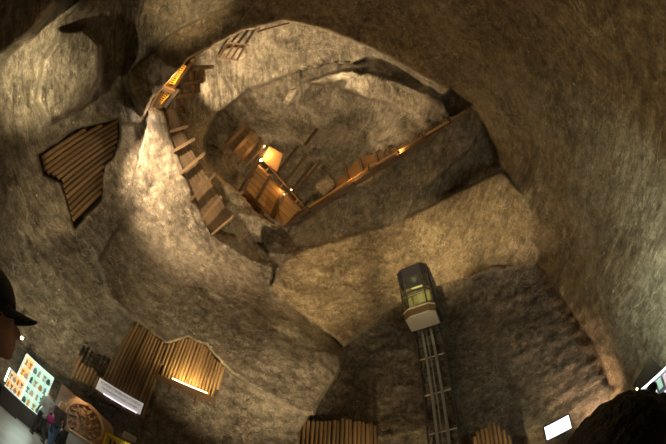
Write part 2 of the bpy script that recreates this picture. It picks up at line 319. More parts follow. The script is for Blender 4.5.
# ------------------------------------------------------------------ the chamber
# each rock face: outline (where it meets its neighbours), measured spans ('r' horizontal metres / 'D' metres along the sight line), edge width, wall it belongs to
FACES = [
 # vault, near right wall and overhead arch
 dict(n='wall_right', w=3, mat='B', poly=[(612, 470), (610, 385), (592, 342), (562, 300), (537, 262), (527, 200), (502, 172), (497, 150), (482, 122), (470, 104), (420, 74), (360, 44), (320, 28), (283, 21), (240, 31), (190, 58), (152, 100), (140, 120), (125, 74), (165, 36), (215, 10), (250, -8), (260, -400), (1200, -400), (1200, 1000), (620, 1000)],
   c=[(660, 380, 'r', 7.8), (660, 250, 'r', 7.5), (600, 300, 'r', 9.3), (612, 385, 'r', 11.2), (537, 262, 'r', 12.4), (524, 195, 'r', 9.4), (500, 165, 'D', 16.6), (470, 104, 'D', 16.0), (360, 44, 'D', 15.0), (283, 21, 'D', 14.2), (190, 58, 'D', 12.8), (145, 110, 'D', 12.6), (130, 72, 'D', 12.6), (215, 10, 'D', 12.6), (600, 120, 'D', 9.6), (660, 100, 'D', 8.2), (560, 0, 'D', 9.4), (450, 0, 'D', 12), (500, -100, 'D', 9.5), (260, -60, 'D', 11.5), (500, 100, 'D', 13.2), (560, 200, 'D', 11.6), (430, 40, 'D', 13.4), (800, 200, 'D', 7), (700, 600, 'D', 9), (450, -300, 'D', 8)]),
 # wall behind the lift
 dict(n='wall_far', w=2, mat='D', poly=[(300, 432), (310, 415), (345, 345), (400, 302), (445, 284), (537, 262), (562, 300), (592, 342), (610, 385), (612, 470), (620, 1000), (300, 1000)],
   c=[(320, 410, 'r', 12.5), (350, 345, 'r', 13.3), (440, 290, 'r', 13.6), (530, 268, 'r', 13.0), (440, 440, 'r', 12.9), (605, 390, 'r', 11.4), (540, 430, 'r', 12.3), (330, 600, 'r', 12.5), (560, 600, 'r', 12)]),
 # soffit under the long gallery, shade put into its darker rock colour
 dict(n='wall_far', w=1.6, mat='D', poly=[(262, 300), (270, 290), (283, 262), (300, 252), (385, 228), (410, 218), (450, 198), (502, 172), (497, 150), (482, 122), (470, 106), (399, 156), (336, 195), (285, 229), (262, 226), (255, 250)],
   c=[(275, 275, 'r', 12.6), (300, 255, 'r', 12.7), (390, 225, 'r', 10.7), (500, 173, 'r', 8.5), (285, 229, 'D', 20.2), (336, 195, 'D', 18.6), (399, 156, 'D', 17.6), (470, 106, 'D', 17.4), (495, 150, 'D', 16.7), (420, 185, 'D', 17.6), (262, 230, 'D', 19)]),
 # upper ring of the shaft (lit slope)
 dict(n='ceiling_ring', w=2, mat='A', poly=[(148, 112), (152, 100), (190, 58), (240, 31), (283, 21), (320, 28), (360, 44), (420, 74), (470, 104), (440, 96), (400, 78), (370, 66), (330, 62), (300, 68), (250, 90), (215, 115), (203, 140), (208, 167), (240, 192), (262, 218), (262, 240), (225, 245), (205, 236), (185, 180), (165, 125)],
   c=[(160, 108, 'D', 15.2), (185, 170, 'D', 15.9), (213, 236, 'D', 16.6), (255, 226, 'D', 17.6), (230, 60, 'D', 19.5), (300, 40, 'D', 21), (290, 24, 'D', 19.5), (400, 70, 'D', 19.5), (465, 103, 'D', 18), (205, 140, 'D', 18.5), (250, 90, 'D', 20.8), (330, 62, 'D', 22), (195, 80, 'D', 16.8), (228, 180, 'D', 17.2)]),
 # top dome of the shaft
 dict(n='ceiling', w=2, mat='A', poly=[(204, 140), (216, 115), (250, 91), (300, 70), (330, 64), (370, 68), (400, 79), (440, 96), (470, 106), (399, 156), (336, 195), (286, 229), (262, 218), (240, 192), (208, 167)],
   c=[(300, 215, 'D', 21.2), (336, 190, 'D', 20.5), (400, 150, 'D', 19.5), (470, 106, 'D', 18), (340, 110, 'D', 27), (250, 120, 'D', 23.5), (300, 75, 'D', 25.5), (335, 78, 'D', 24.2), (335, 90, 'D', 27), (390, 85, 'D', 22.5), (440, 100, 'D', 19.6), (225, 145, 'D', 21), (212, 160, 'D', 20), (250, 200, 'D', 20.6), (380, 120, 'D', 23), (330, 165, 'D', 23)]),
 # rounded ledge inside the dome
 dict(n='ceiling', w=4, mat='A', poly=[(345, 88), (352, 70), (372, 66), (392, 74), (420, 88), (446, 108), (440, 122), (408, 112), (385, 100), (365, 96)],
   c=[(350, 80, 'D', 22), (375, 72, 'D', 21), (410, 90, 'D', 20), (440, 110, 'D', 18.9), (390, 98, 'D', 21), (365, 92, 'D', 22)]),
 # pale slope behind the arch
 dict(n='wall_left', w=2, mat='A', poly=[(120, 74), (127, 45), (140, 0), (150, -60), (255, -60), (245, -5), (215, 10), (165, 36), (128, 73)],
   c=[(125, 70, 'D', 13.6), (150, 30, 'D', 13.6), (200, 5, 'D', 14.2), (150, -40, 'D', 12.5), (240, -40, 'D', 13.5)]),
 # recess beside it, rock colour darkened for its shade
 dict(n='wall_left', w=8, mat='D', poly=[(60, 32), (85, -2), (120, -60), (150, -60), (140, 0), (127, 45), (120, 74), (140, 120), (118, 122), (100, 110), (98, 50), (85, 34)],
   c=[(75, 25, 'D', 11.0), (120, 0, 'D', 12.9), (120, 60, 'D', 12.9), (130, 110, 'D', 13.0), (105, 100, 'D', 12.6), (95, -20, 'D', 11)]),
 # hump hanging above the upper log lining
 dict(n='wall_left', w=7, mat='A', poly=[(46, 60), (62, 34), (84, 32), (98, 46), (98, 75), (88, 98), (70, 108), (50, 120), (40, 100)],
   c=[(70, 50, 'D', 9.8), (90, 60, 'D', 10.6), (60, 100, 'D', 10), (48, 80, 'D', 9.8)]),
 # bright shoulder in the corner
 dict(n='wall_left', w=9, mat='A', poly=[(-200, 30), (0, 52), (30, 30), (52, 0), (70, -60), (-200, -200)],
   c=[(0, 0, 'D', 8.0), (40, 0, 'D', 8.4), (0, 45, 'D', 7.6), (-60, -60, 'D', 7.5)]),
 # niche of the upper log lining
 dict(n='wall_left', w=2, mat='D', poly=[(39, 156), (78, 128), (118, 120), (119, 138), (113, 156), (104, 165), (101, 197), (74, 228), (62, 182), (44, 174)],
   c=[(45, 165, 'r', 11.0), (115, 125, 'r', 11.0), (75, 222, 'r', 11.3), (100, 180, 'r', 11.2)]),
 # big lit bulge under the left walkway
 dict(n='wall_center', w=2, mat='A', poly=[(150, 104), (163, 112), (178, 158), (196, 205), (210, 236), (232, 240), (252, 236), (270, 262), (270, 290), (310, 318), (345, 345), (340, 370), (312, 414), (303, 413), (262, 392), (230, 372), (205, 345), (188, 337), (165, 343), (135, 320), (110, 295), (100, 262), (120, 225), (135, 180)],
   c=[(156, 118, 'D', 13.6), (185, 200, 'D', 14.6), (225, 240, 'D', 15.9), (262, 262, 'r', 12.1), (250, 238, 'D', 17.6), (345, 345, 'r', 12.2), (310, 410, 'r', 11.0), (230, 368, 'r', 9.7), (165, 340, 'r', 9.7), (135, 318, 'r', 9.8), (200, 290, 'r', 9.7), (110, 262, 'r', 9.8), (150, 200, 'D', 13.1), (280, 330, 'r', 10.4), (270, 293, 'r', 12.2), (262, 306, 'r', 10.8), (130, 215, 'D', 12.6), (310, 321, 'r', 12.3), (296, 326, 'r', 10.7), (326, 352, 'r', 10.7), (340, 344, 'r', 12.2)]),
 # leaning face above it
 dict(n='wall_far', w=1.6, mat='B', poly=[(270, 290), (310, 318), (345, 345), (400, 302), (445, 284), (490, 268), (537, 262), (531, 225), (527, 200), (502, 172), (450, 198), (410, 218), (385, 228), (300, 252), (283, 262)],
   c=[(345, 343, 'r', 11.5), (440, 282, 'r', 12.0), (535, 260, 'r', 12.0), (300, 255, 'r', 12.0), (270, 290, 'r', 11.7), (310, 316, 'r', 11.6), (390, 225, 'r', 10.6), (500, 176, 'r', 8.6), (525, 200, 'r', 9.3), (420, 260, 'r', 11.2)]),
 # niche behind the lower log linings
 dict(n='wall_center', w=1.6, mat='D', poly=[(88, 395), (104, 385), (135, 321), (165, 344), (188, 338), (206, 346), (229, 372), (212, 406), (160, 380), (148, 420)],
   c=[(110, 385, 'r', 10.9), (140, 330, 'r', 10.9), (190, 345, 'r', 10.9), (225, 375, 'r', 11.2), (150, 400, 'r', 11), (200, 395, 'r', 11)]),
 # hollow over the lit ledge of the dome
 dict(n='ceiling', w=2, mat='D', poly=[(354, 64), (366, 58), (380, 60), (397, 68), (416, 79), (436, 92), (424, 92), (405, 83), (385, 77), (368, 72), (357, 73)],
   c=[(360, 66, 'D', 22.6), (380, 62, 'D', 22.6), (405, 76, 'D', 21.4), (430, 90, 'D', 19.8)]),
 # bright lip below it
 dict(n='ceiling', w=2, mat='A', poly=[(308, 82), (328, 75), (352, 71), (360, 75), (347, 79), (328, 82)],
   c=[(315, 80, 'D', 22.6), (335, 77, 'D', 21.6), (356, 74, 'D', 21.2), (335, 81, 'D', 22.2)]),
 # pocket where the gallery ends, coloured dark for shade
 dict(n='ceiling', w=1.6, mat='D', poly=[(441, 98), (452, 89), (472, 104), (450, 115)],
   c=[(445, 100, 'D', 19.9), (452, 92, 'D', 19.9), (470, 104, 'D', 18.9), (450, 112, 'D', 19.6)]),
 # set back facet at the right end of the soffit
 dict(n='wall_far', w=1.6, mat='D', poly=[(408, 216), (417, 196), (450, 166), (474, 147), (483, 124), (497, 150), (501, 170), (450, 196)],
   c=[(412, 212, 'D', 18.0), (450, 168, 'D', 17.6), (484, 128, 'D', 17.4), (497, 155, 'D', 17.9), (470, 182, 'D', 18.2)]),
]
def dmap(px, py):
    """sight-line length to the rock and owner of each sample"""
    d = ray(px, py); ch = np.hypot(d[..., 0], d[..., 1]); sz = d[..., 2]
    az = np.arctan2(d[..., 0], d[..., 1])
    R = 10.5 + 0.9 * np.clip(np.cos(az + 0.2), 0, 1) ** 2 - 1.8 * np.clip(-np.cos(az), 0, 1)
    Ht = np.where(sz > 0, 15.0, 16.0)
    lg = -np.log((ch / R) ** 3 + (np.abs(sz) / Ht) ** 3) / 3
    own = np.zeros(px.shape, int)
    for k, f in enumerate(FACES):
        c = f['c']; P = np.array([(a, b) for a, b, _, _ in c], float); v = []
        for a, b, t, q in c:
            dd = ray(a, b); v.append(math.log(q / math.hypot(dd[0], dd[1]) if t == 'r' else q))
        v = np.array(v); n = len(v)
        K = np.hypot(P[:, None, 0] - P[None, :, 0], P[:, None, 1] - P[None, :, 1]) / 100
        A = np.block([[K - 0.03 * np.eye(n), np.ones((n, 1)), P / 300], [np.ones((1, n)), np.zeros((1, 3))], [P.T / 300, np.zeros((2, 3))]])
        s = np.linalg.solve(A, np.concatenate([v, np.zeros(3)]))
        sd = sdist(px, py, f['poly']); m = sd > -f['w']
        x, y = px[m], py[m]; val = s[n] + s[n + 1] * x / 300 + s[n + 2] * y / 300
        for i in range(n): val += s[i] * np.hypot(x - P[i, 0], y - P[i, 1]) / 100
        val = np.clip(val, v.min() - 0.15, v.max() + 0.15)
        t = np.clip(sd[m] / f['w'] + 1, 0, 1); t = t * t * (3 - 2 * t)
        lg[m] = lg[m] * (1 - t) + val * t
        own[m] = np.where(t > 0.5, k + 1, own[m])
    return np.exp(lg), own
def axis(lo, hi, a, b, fine, coarse):
    return np.concatenate([np.arange(lo, a, coarse), np.arange(a, b, fine), np.arange(b, hi, coarse)])
gx = axis(-240, 910, -24, 690, 1.5, 14.0); gy = axis(-350, 800, -24, 468, 1.5, 14.0)
GX, GY = np.meshgrid(gx, gy)
# wobble of the outlines so that rock edges are uneven
def vnoise(p, s, seed):
    """smooth value noise, p (...,3)"""
    q = p * s + seed * 17.31; i = np.floor(q).astype(np.int64); f = q - i; f = f * f * (3 - 2 * f)
    def h(a, b, c):
        n = (a * 374761393 + b * 668265263 + c * 2147483647 + seed * 974711) & 0x7fffffff
        n = ((n ^ (n >> 13)) * 1274126177) & 0x7fffffff
        return ((n ^ (n >> 16)) & 0xffff) / 65535.0
    r = 0
    for dx in (0, 1):
        for dy in (0, 1):
            for dz in (0, 1):
                w = (f[..., 0] if dx else 1 - f[..., 0]) * (f[..., 1] if dy else 1 - f[..., 1]) * (f[..., 2] if dz else 1 - f[..., 2])
                r = r + w * h(i[..., 0] + dx, i[..., 1] + dy, i[..., 2] + dz)
    return r * 2 - 1
E3 = np.stack([GX, GY, GX * 0], -1)
JX = GX + 1.5 * vnoise(E3, 1 / 22, 3) + 0.9 * vnoise(E3, 1 / 7, 4)
JY = GY + 1.5 * vnoise(E3, 1 / 22, 5) + 0.9 * vnoise(E3, 1 / 7, 6)
DM, OWN = dmap(JX, JY)
DIR = ray(GX, GY)
P0 = CAM + DIR * DM[..., None]
rid = 1 - np.abs(vnoise(P0, 0.45, 11))
an = P0 @ np.array([[.8, .5, .33], [-.55, .83, .1], [-.22, -.26, .94]]) * np.array([2.2, .35, 2.2])
disp = 0.05 * (1 - np.abs(vnoise(an, 0.7, 21))) + 0.025 * vnoise(an, 1.5, 22) + 0.15 * vnoise(P0, 0.38, 1) + 0.16 * (rid - 0.5) + 0.06 * vnoise(P0, 0.95, 2) + 0.04 * (1 - np.abs(vnoise(P0, 1.7, 8))) + 0.03 * vnoise(P0, 3.4, 9) + 0.02 * vnoise(P0, 7.0, 10)
cmask = np.isin(OWN, [k + 1 for k, f in enumerate(FACES) if f['n'] == 'ceiling'])
disp = disp + cmask * (0.5 * (0.6 - np.abs(vnoise(P0, 0.33, 31))) + 0.28 * vnoise(P0, 0.7, 32) + 0.14 * (0.5 - np.abs(vnoise(P0, 1.3, 33))))
disp = disp * np.clip(DM / 11, 0.6, 1.6)
DM = DM - disp
PV = CAM + DIR * DM[..., None]
OK = (np.hypot(GX - W / 2, GY - H / 2) < 565)
def surf(px, py):
    i = np.clip(np.searchsorted(gx, px), 1, len(gx) - 1); j = np.clip(np.searchsorted(gy, py), 1, len(gy) - 1)
    return float(DM[j, i])
def build_cave():
    ny, nx = GX.shape; flat = PV.reshape(-1, 3)
    idx = np.arange(ny * nx).reshape(ny, nx)
    q = np.stack([idx[:-1, :-1], idx[1:, :-1], idx[1:, 1:], idx[:-1, 1:]], -1).reshape(-1, 4)
    good = OK.reshape(-1)[q].all(1); ow = OWN.reshape(-1)[q[:, 0]]
    # smooth normals of the whole shell
    e1 = flat[q[:, 2]] - flat[q[:, 0]]; e2 = flat[q[:, 3]] - flat[q[:, 1]]; fn = np.cross(e1, e2)
    fn /= np.linalg.norm(fn, axis=1, keepdims=True) + 1e-12
    vn = np.zeros_like(flat)
    for k in range(4): np.add.at(vn, q[:, k], fn)
    vn /= np.linalg.norm(vn, axis=1, keepdims=True) + 1e-12
    cent = flat[q].mean(1)
    name_of = np.array(['wall_left'] + [f['n'] for f in FACES], dtype=object)[ow]
    base = ow == 0
    name_of[base & (cent[:, 1] < -0.5)] = 'wall_back'
    name_of[base & (cent[:, 1] >= -0.5) & (cent[:, 0] > -5.2) & (GX.reshape(-1)[q[:, 0]] > 140) & (GY.reshape(-1)[q[:, 0]] > 250)] = 'wall_center'
    name_of[name_of == 'ceiling_ring'] = 'ceiling'
    mi = np.array([0] + [{'A': 0, 'B': 1, 'D': 2}[f['mat']] for f in FACES])[ow]  # D faces take the rock darkened to stand for shade
    labels = {'wall_left': 'rough grey rock wall of the salt chamber with humps and recesses', 'wall_right': 'huge curved rock wall arching into a vault over the chamber', 'wall_far': 'rock wall rising behind the lift, shade coloured into it', 'wall_center': 'lit bulging rock face below the plank walkway', 'ceiling': 'pale rock dome at the top of the shaft', 'wall_back': 'rock wall closing the chamber'}
    for nm in ('wall_left', 'wall_right', 'wall_far', 'wall_center', 'ceiling', 'wall_back'):
        sel = np.where(good & (name_of == nm))[0]
        if not len(sel): continue
        qq = q[sel]; used, inv = np.unique(qq, return_inverse=True); inv = inv.reshape(-1, 4)
        me = bpy.data.meshes.new(nm); me.vertices.add(len(used)); me.vertices.foreach_set('co', flat[used].ravel())
        me.loops.add(len(sel) * 4); me.loops.foreach_set('vertex_index', inv.ravel().astype(np.int32))
        me.polygons.add(len(sel)); me.polygons.foreach_set('loop_start', np.arange(0, len(sel) * 4, 4, dtype=np.int32))
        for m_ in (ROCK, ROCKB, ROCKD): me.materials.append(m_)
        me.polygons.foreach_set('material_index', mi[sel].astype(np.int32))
        me.polygons.foreach_set('use_smooth', np.ones(len(sel), bool)); me.update(calc_edges=True); me.validate()
        me.normals_split_custom_set_from_vertices([tuple(v) for v in vn[used]])
        o = bpy.data.objects.new(nm, me); COL.objects.link(o); tag(o, labels[nm], None, None, 'structure')
build_cave()
FLOOR = plain('worn_floor', (0.34, 0.33, 0.30), 0.45, 0, 0.3, 1.5, 0.18)
fl = meshobj('floor', [(-13, -11, 0), (15, -11, 0), (15, 15, 0), (-13, 15, 0), (-13, -11, -0.3), (15, -11, -0.3), (15, 15, -0.3), (-13, 15, -0.3)], [(0, 1, 2, 3), (7, 6, 5, 4), (0, 4, 5, 1), (1, 5, 6, 2), (2, 6, 7, 3), (3, 7, 4, 0)], FLOOR)
tag(fl, 'worn pale stone floor of the chamber', kind='structure')
# ------------------------------------------------------------------ log linings
def log_panel(polyg, p0, n, spacing, r, label, mat=None, zlo=0.0, zhi=14.0, lean=None, name='log_lining'):
    """upright round logs filling the outline, in the vertical plane through p0 with normal n"""
    n = Vector((n[0], n[1], 0)).normalized(); t = Vector((-n.y, n.x, 0)); p0 = Vector((p0[0], p0[1], 0))
    rows = []
    for s in np.arange(-6, 6, spacing):
        off = rng.uniform(-.25, .25) * r
        base = p0 + t * s + n * off
        zs = np.arange(zlo, zhi, 0.04)
        P = np.stack([np.full_like(zs, base.x), np.full_like(zs, base.y), zs], 1)
        x, y = proj(P); ins = in_poly(x, y, polyg)
        if ins.sum() < 4: continue
        rows.append((base, zs[ins].min(), zs[ins].max()))
    c = sum((b for b, _, _ in rows), Vector()) / len(rows); z0 = min(z for _, z, _ in rows)
    root = empty(name, (c.x, c.y, z0), label=label, cat='log lining', group='round log linings shoring the rock')
    for b, a, e in rows:
        e += rng.uniform(-.05, .08)
        pole('log', (b.x, b.y, a), (b.x + rng.uniform(-.02, .02), b.y, e), r * rng.uniform(.9, 1.12), mat or WLOG, root, rng.uniform(0, 6))
    return root
def radial(px, py, rho):
    p = at(px, py, rho=rho); return p, Vector((-p.x, -p.y, 0)).normalized()
p, n = radial(80, 170, 10.6); n = Vector((-n.y * -0.15 + n.x, n.y, 0))
log_panel([(40, 156), (78, 132), (117, 121), (117, 136), (112, 156), (103, 166), (100, 196), (74, 226), (62, 181), (44, 173)], p, n, 0.21, 0.095, 'fan of round logs lining a niche high on the left rock wall')
p, n = radial(130, 365, 10.35)
log_panel([(92, 392), (104, 372), (135, 322), (166, 344), (160, 372), (157, 380), (148, 414), (141, 420)], p, n, 0.125, 0.055, 'tall lining of dark round logs rising behind the white banner')
p, n = radial(190, 370, 10.3)
log_panel([(160, 374), (166, 344), (187, 338), (205, 346), (226, 371), (211, 404), (158, 377)], p, n, 0.125, 0.055, 'golden lit round log lining above the strip light')
p, n = radial(86, 375, 10.0)
log_panel([(75, 357), (99, 373), (97, 390), (71, 376)], p, n, 0.125, 0.055, 'short lining of logs between the banner and the showcase')
p, n = radial(335, 430, 12.0)
log_panel([(293, 421), (350, 420), (377, 425), (380, 480), (286, 480)], p, n, 0.165, 0.075, 'log lining at the foot of the wall left of the lift')
p, n = radial(493, 435, 11.8)
log_panel([(474, 434), (493, 422), (512, 437), (520, 480), (474, 480)], p, n, 0.165, 0.075, 'log lining with a peaked top right of the lift')
# sill beam and strip light under the golden lining
A, Bq = at(156, 376, rho=10.05), at(213, 405, rho=10.05); Bq.z = A.z
rt = empty('sill_beam', A, label='dark sill beam carrying the golden log lining and its strip light', cat='beam')
beam('timber', A, Bq, 0.22, 0.16, WDRK, rt)
for k in (0.28, 0.72):
    q = A.lerp(Bq, k); pole('prop', (q.x, q.y, q.z - 0.06), (q.x, q.y, q.z - 0.42), 0.06, WDRK, rt)
A2, B2 = A.lerp(Bq, 0.26), A.lerp(Bq, 0.86)
up = Vector((0, 0, 0.13)); inn = Vector((-A.x, -A.y, 0)).normalized() * 0.06
sl = empty('strip_light', A2 + up, label='bright strip light on the sill beam washing the logs', cat='lamp')
beam('housing', A2 + up + inn, B2 + up + inn, 0.06, 0.05, plain('lamp_grey', (0.25, 0.25, 0.25), 0.5), sl)
beam('tube', A2 + up + inn * 0.6 + Vector((0, 0, .04)), B2 + up + inn * 0.6 + Vector((0, 0, .04)), 0.045, 0.03, emis('tube_warm', (1.0, 0.78, 0.36), 22), sl)
mid = (A2 + B2) / 2
d = bpy.data.lights.new('strip_glow', 'AREA'); d.shape = 'RECTANGLE'; d.size = (B2 - A2).length; d.size_y = 0.05; d.energy = 38; d.color = (1, 0.66, 0.22)
lo = bpy.data.objects.new('strip_glow', d); COL.objects.link(lo)
tx = (B2 - A2).normalized(); zz = Vector((-inn.x, -inn.y, -0.04)).normalized(); zz = (Vector((0, 0, -1)) + inn.normalized() * 0.25).normalized(); yy = zz.cross(tx).normalized()
Rm = Matrix((tx, yy, zz)).transposed().to_4x4(); Rm.translation = mid + up + inn * 1.6 + Vector((0, 0, 0.08)); lo.matrix_world = Rm

# ------------------------------------------------------------------ timber galleries
def boards(root, name, L0, L1, R0, R1, k, mat, th=0.05, gap=0.12, up=(0, 0, 1)):
    """k boards side by side between the left edge L0-L1 and the right edge R0-R1"""
    L0, L1, R0, R1 = map(Vector, (L0, L1, R0, R1))
    for i in range(k):
        f = (i + 0.5) / k
        a = L0.lerp(R0, f); b = L1.lerp(R1, f)
        w = 0.5 * ((R0 - L0).length + (R1 - L1).length) / k * (1 - gap)
        j = Vector((0, 0, rng.uniform(-.012, .012)))
        beam(name, a + j, b + j, w, th, mat, root, up)
ZA = 12.6
wk = empty('plank_walkway', at(190, 180, z=ZA), label='hanging plank walkway with cross joists along the bright bulge', cat='walkway')
Lp = [(163, 108), (171, 133), (180, 158), (193, 190), (203, 213), (211, 235)]
Rp = [(175, 110), (184, 131), (192, 150), (206, 174), (219, 196), (232, 217)]
for i in range(5):
    zs = (ZA + 0.9 - i * 0.18, ZA + 0.9 - (i + 1) * 0.18)
    boards(wk, 'plank', at(*Lp[i], z=zs[0]), at(*Lp[i + 1], z=zs[1]), at(*Rp[i], z=zs[0]), at(*Rp[i + 1], z=zs[1]), 5, WWLK)
for (a, b, zz_) in [((165, 133), (189, 126), 13.2), ((169, 154), (196, 138), 13.0), ((178, 176), (205, 153), 12.85), ((190, 201), (216, 173), 12.65), ((203, 219), (221, 197), 12.45)]:
    beam('joist', at(*a, z=zz_ - 0.06), at(*b, z=zz_ - 0.06), 0.13, 0.16, WPLK, wk)
beam('edge_board', at(211, 235, z=12.5), at(233, 217, z=12.5), 0.07, 0.3, WPLK, wk)
# stair with yellow mesh at the top of the walkway
st = empty('mesh_stair', at(160, 112, D=14), label='steep stair with glowing yellow mesh balustrade at the top left', cat='stair')
YM, nt, b = newmat('yellow_mesh')
ck = nd(nt, 'ShaderNodeTexChecker'); ck.inputs['Scale'].default_value = 9; ck.inputs['Color1'].default_value = (0.85, 0.50, 0.06, 1); ck.inputs['Color2'].default_value = (0.22, 0.11, 0.02, 1)
tcn = nd(nt, 'ShaderNodeTexCoord'); nt.links.new(tcn.outputs['Object'], ck.inputs['Vector']); nt.links.new(ck.outputs[0], b.inputs['Base Color']); b.inputs['Roughness'].default_value = 0.5
def quad(name, P, mat, parent, th=0.05):
    P = [Vector(q) for q in P]; n = (P[1] - P[0]).cross(P[2] - P[0]).normalized() * th
    n_ = len(P)
    return meshobj(name, P + [q + n for q in P], [tuple(range(n_)), tuple(range(2 * n_ - 1, n_ - 1, -1))] + [(i, i + n_, (i + 1) % n_ + n_, (i + 1) % n_) for i in range(n_)], mat, parent)
beam('handrail', at(142, 120, D=13.4), at(174, 64, D=13.9), 0.22, 0.16, WPLK, st)
beam('stringer', at(147, 120, D=13.7), at(180, 66, D=14.2), 0.14, 0.3, WDRK, st)
beam('stringer', at(160, 106, D=14.1), at(193, 59, D=14.6), 0.3, 0.16, WPLK, st)
quad('mesh_panel', [at(155, 104, D=14), at(168, 89, D=14.1), at(170, 93, D=14.2), at(160, 104, D=14.1)][::1], YM, st)
quad('mesh_panel', [at(168, 81, D=14.1), at(179, 65, D=14.3), at(185, 66, D=14.4), at(175, 82, D=14.2)], YM, st)
def net(root, q, k, m):
    a, b_, c, d_ = [Vector(v) for v in q]
    for i in range(k + 1): beam('mesh_wire', a.lerp(b_, i / k), d_.lerp(c, i / k), 0.035, 0.035, m, root)
YW = plain('yellow_wire', (0.8, 0.45, 0.05), 0.4)
for q in ([(152, 105), (167, 88), (172, 92), (158, 107)], [(166, 82), (179, 64), (186, 66), (174, 84)]):
    P = [at(x, y, D=13.85) for x, y in q]; net(st, P, 9, YW); beam('top_rail', P[0], P[1], 0.06, 0.06, YW, st); beam('bottom_rail', P[3], P[2], 0.06, 0.06, YW, st)
for a, b_, D in [((163, 88), (174, 92), 13.7), ((149, 110), (156, 123), 13.6), ((188, 58), (194, 60), 14.3), ((145, 113), (152, 124), 13.5), ((157, 98), (160, 108), 13.8)]:
    beam('post', at(*a, D=D), at(*b_, D=D + 0.1), 0.2, 0.2, WPLK, st)
for i in range(8):
    f = i / 7; a = (150 + 33 * f, 112 - 48 * f); c = (158 + 33 * f, 108 - 47 * f)
    beam('tread', at(*a, D=14.2 + 0.4 * f), at(*c, D=14.4 + 0.4 * f), 0.28, 0.05, WPLK, st)
quad('ramp_board', [at(163, 106, D=14.6), at(176, 88, D=14.9), at(180, 90, D=15), at(166, 108, D=14.7)], plain('grey_board', (0.36, 0.33, 0.28), 0.7), st)
lb = empty('landing_frame', at(190, 85, D=15.5), label='stepped dark landing beams right of the yellow stair', cat='timber frame')
for a, b_, D in [((187, 68), (214, 67), 15.6), ((184, 84), (203, 81), 15.4), ((176, 97), (191, 94), 15.2), ((165, 113), (182, 110), 15.0), ((189, 62), (196, 98), 15.8), ((178, 86), (186, 112), 15.3), ((202, 66), (203, 82), 15.9)]:
    beam('beam', at(*a, D=D), at(*b_, D=D + 0.15), 0.2, 0.24, WPLK if a[0] % 2 else WDRK, lb)
boards(lb, 'plank', at(190, 71, D=16), at(194, 94, D=15.7), at(200, 70, D=16.2), at(200, 92, D=15.9), 3, WPLK)
boards(lb, 'plank', at(176, 99, D=15.6), at(180, 112, D=15.4), at(184, 97, D=15.7), at(186, 110, D=15.6), 3, WPLK)
hf = empty('ladder_frame', at(232, 52, D=18.3), label='small timber ladder frame high on the pale slope', cat='timber frame')
for a, b_ in [((217, 58), (238, 60)), ((227, 43), (249, 45)), ((218, 58), (228, 43)), ((237, 60), (246, 44)), ((225, 59), (235, 43)), ((231, 59), (241, 44))]:
    beam('rail', at(*a, D=18.2), at(*b_, D=18.4), 0.11, 0.11, WDRK, hf)
hb = empty('stray_beam', at(272, 28, D=18.5), label='thin dark beam under the top of the arch', cat='beam')
beam('timber', at(257, 32, D=17.6), at(266, 29, D=17.8), 0.12, 0.12, WDRK, hb); beam('timber', at(266, 29, D=17.8), at(289, 23, D=18.2), 0.1, 0.14, WDRK, hb)
# centre landing
ZB = 17.6
cs = empty('corner_landing', at(265, 180, z=ZB), label='lamplit plank landing with rails in the corner of the shaft', cat='landing')
boards(cs, 'plank', at(243, 194, z=ZB), at(281, 229, z=ZB), at(258, 166, z=ZB), at(300, 209, z=ZB), 6, WORG)
boards(cs, 'tread_board', at(224, 142, z=ZB + .9), at(247, 166, z=ZB + .3), at(247, 124, z=ZB + .9), at(267, 146, z=ZB + .3), 5, WPLK, gap=0.06)
quad('balustrade_panel', [at(262, 160, z=ZB), at(269, 146, z=ZB + 0.3), at(283, 154, z=ZB + 0.3), at(277, 172, z=ZB)], WORG, cs, 0.08)
for a, b_, m in [((267, 146), (236, 197), WDRK), ((271, 175), (255, 203), WDRK), ((284, 190), (271, 216), WDRK), ((247, 124), (222, 150), WDRK), ((254, 131), (229, 158), WDRK), ((260, 138), (238, 164), WDRK)]:
    beam('joist', at(*a, z=ZB - .14), at(*b_, z=ZB - .14), 0.2, 0.22, m, cs)
beam('edge_beam', at(258, 166, z=ZB - .08), at(301, 210, z=ZB - .08), 0.14, 0.24, WORG, cs)
beam('edge_beam', at(243, 195, z=ZB - .1), at(280, 231, z=ZB - .1), 0.2, 0.26, WDRK, cs)
beam('edge_beam', at(279, 231, z=ZB - .1), at(309, 208, z=ZB - .1), 0.22, 0.26, WDRK, cs)
beam('handrail', at(262, 158, z=ZB + .1), at(304, 206, z=ZB + .1), 0.08, 0.08, WORG, cs)
for f in (0.15, 0.5, 0.85):
    beam('post', at(258 + 43 * f, 166 + 44 * f, z=ZB), at(262 + 43 * f, 161 + 44 * f, z=ZB + .25), 0.1, 0.1, WORG, cs)
bk = empty('bracket_crate', at(246, 204, D=17.4), label='small bracket of crossed timbers under the corner landing', cat='timber frame')
for a, b_ in [((237, 193), (250, 207)), ((238, 200), (252, 214)), ((238, 193), (240, 203)), ((249, 206), (252, 217)), ((242, 207), (253, 219)), ((244, 198), (248, 212)), ((237, 198), (243, 191))]:
    beam('timber', at(*a, D=17.5), at(*b_, D=17.5), 0.16, 0.16, WPLK, bk)
for i, (a, b_) in enumerate([((277, 173), (298, 146)), ((284, 184), (307, 154)), ((290, 193), (314, 163)), ((293, 197), (321, 161)), ((305, 145), (317, 129))]):
    o = pole('prop_log', at(*a, z=ZB + .6), at(*b_, z=ZB + 1.6), 0.1, WDRK)
    tag(o, ['dark leaning prop log nearest the orange balustrade', 'second dark prop log leaning behind the landing', 'third dark prop log leaning behind the landing', 'long thin prop log leaning beside the pale wedge rock', 'short dark prop log highest on the dome'][i], 'log', 'prop logs leaning behind the landing')
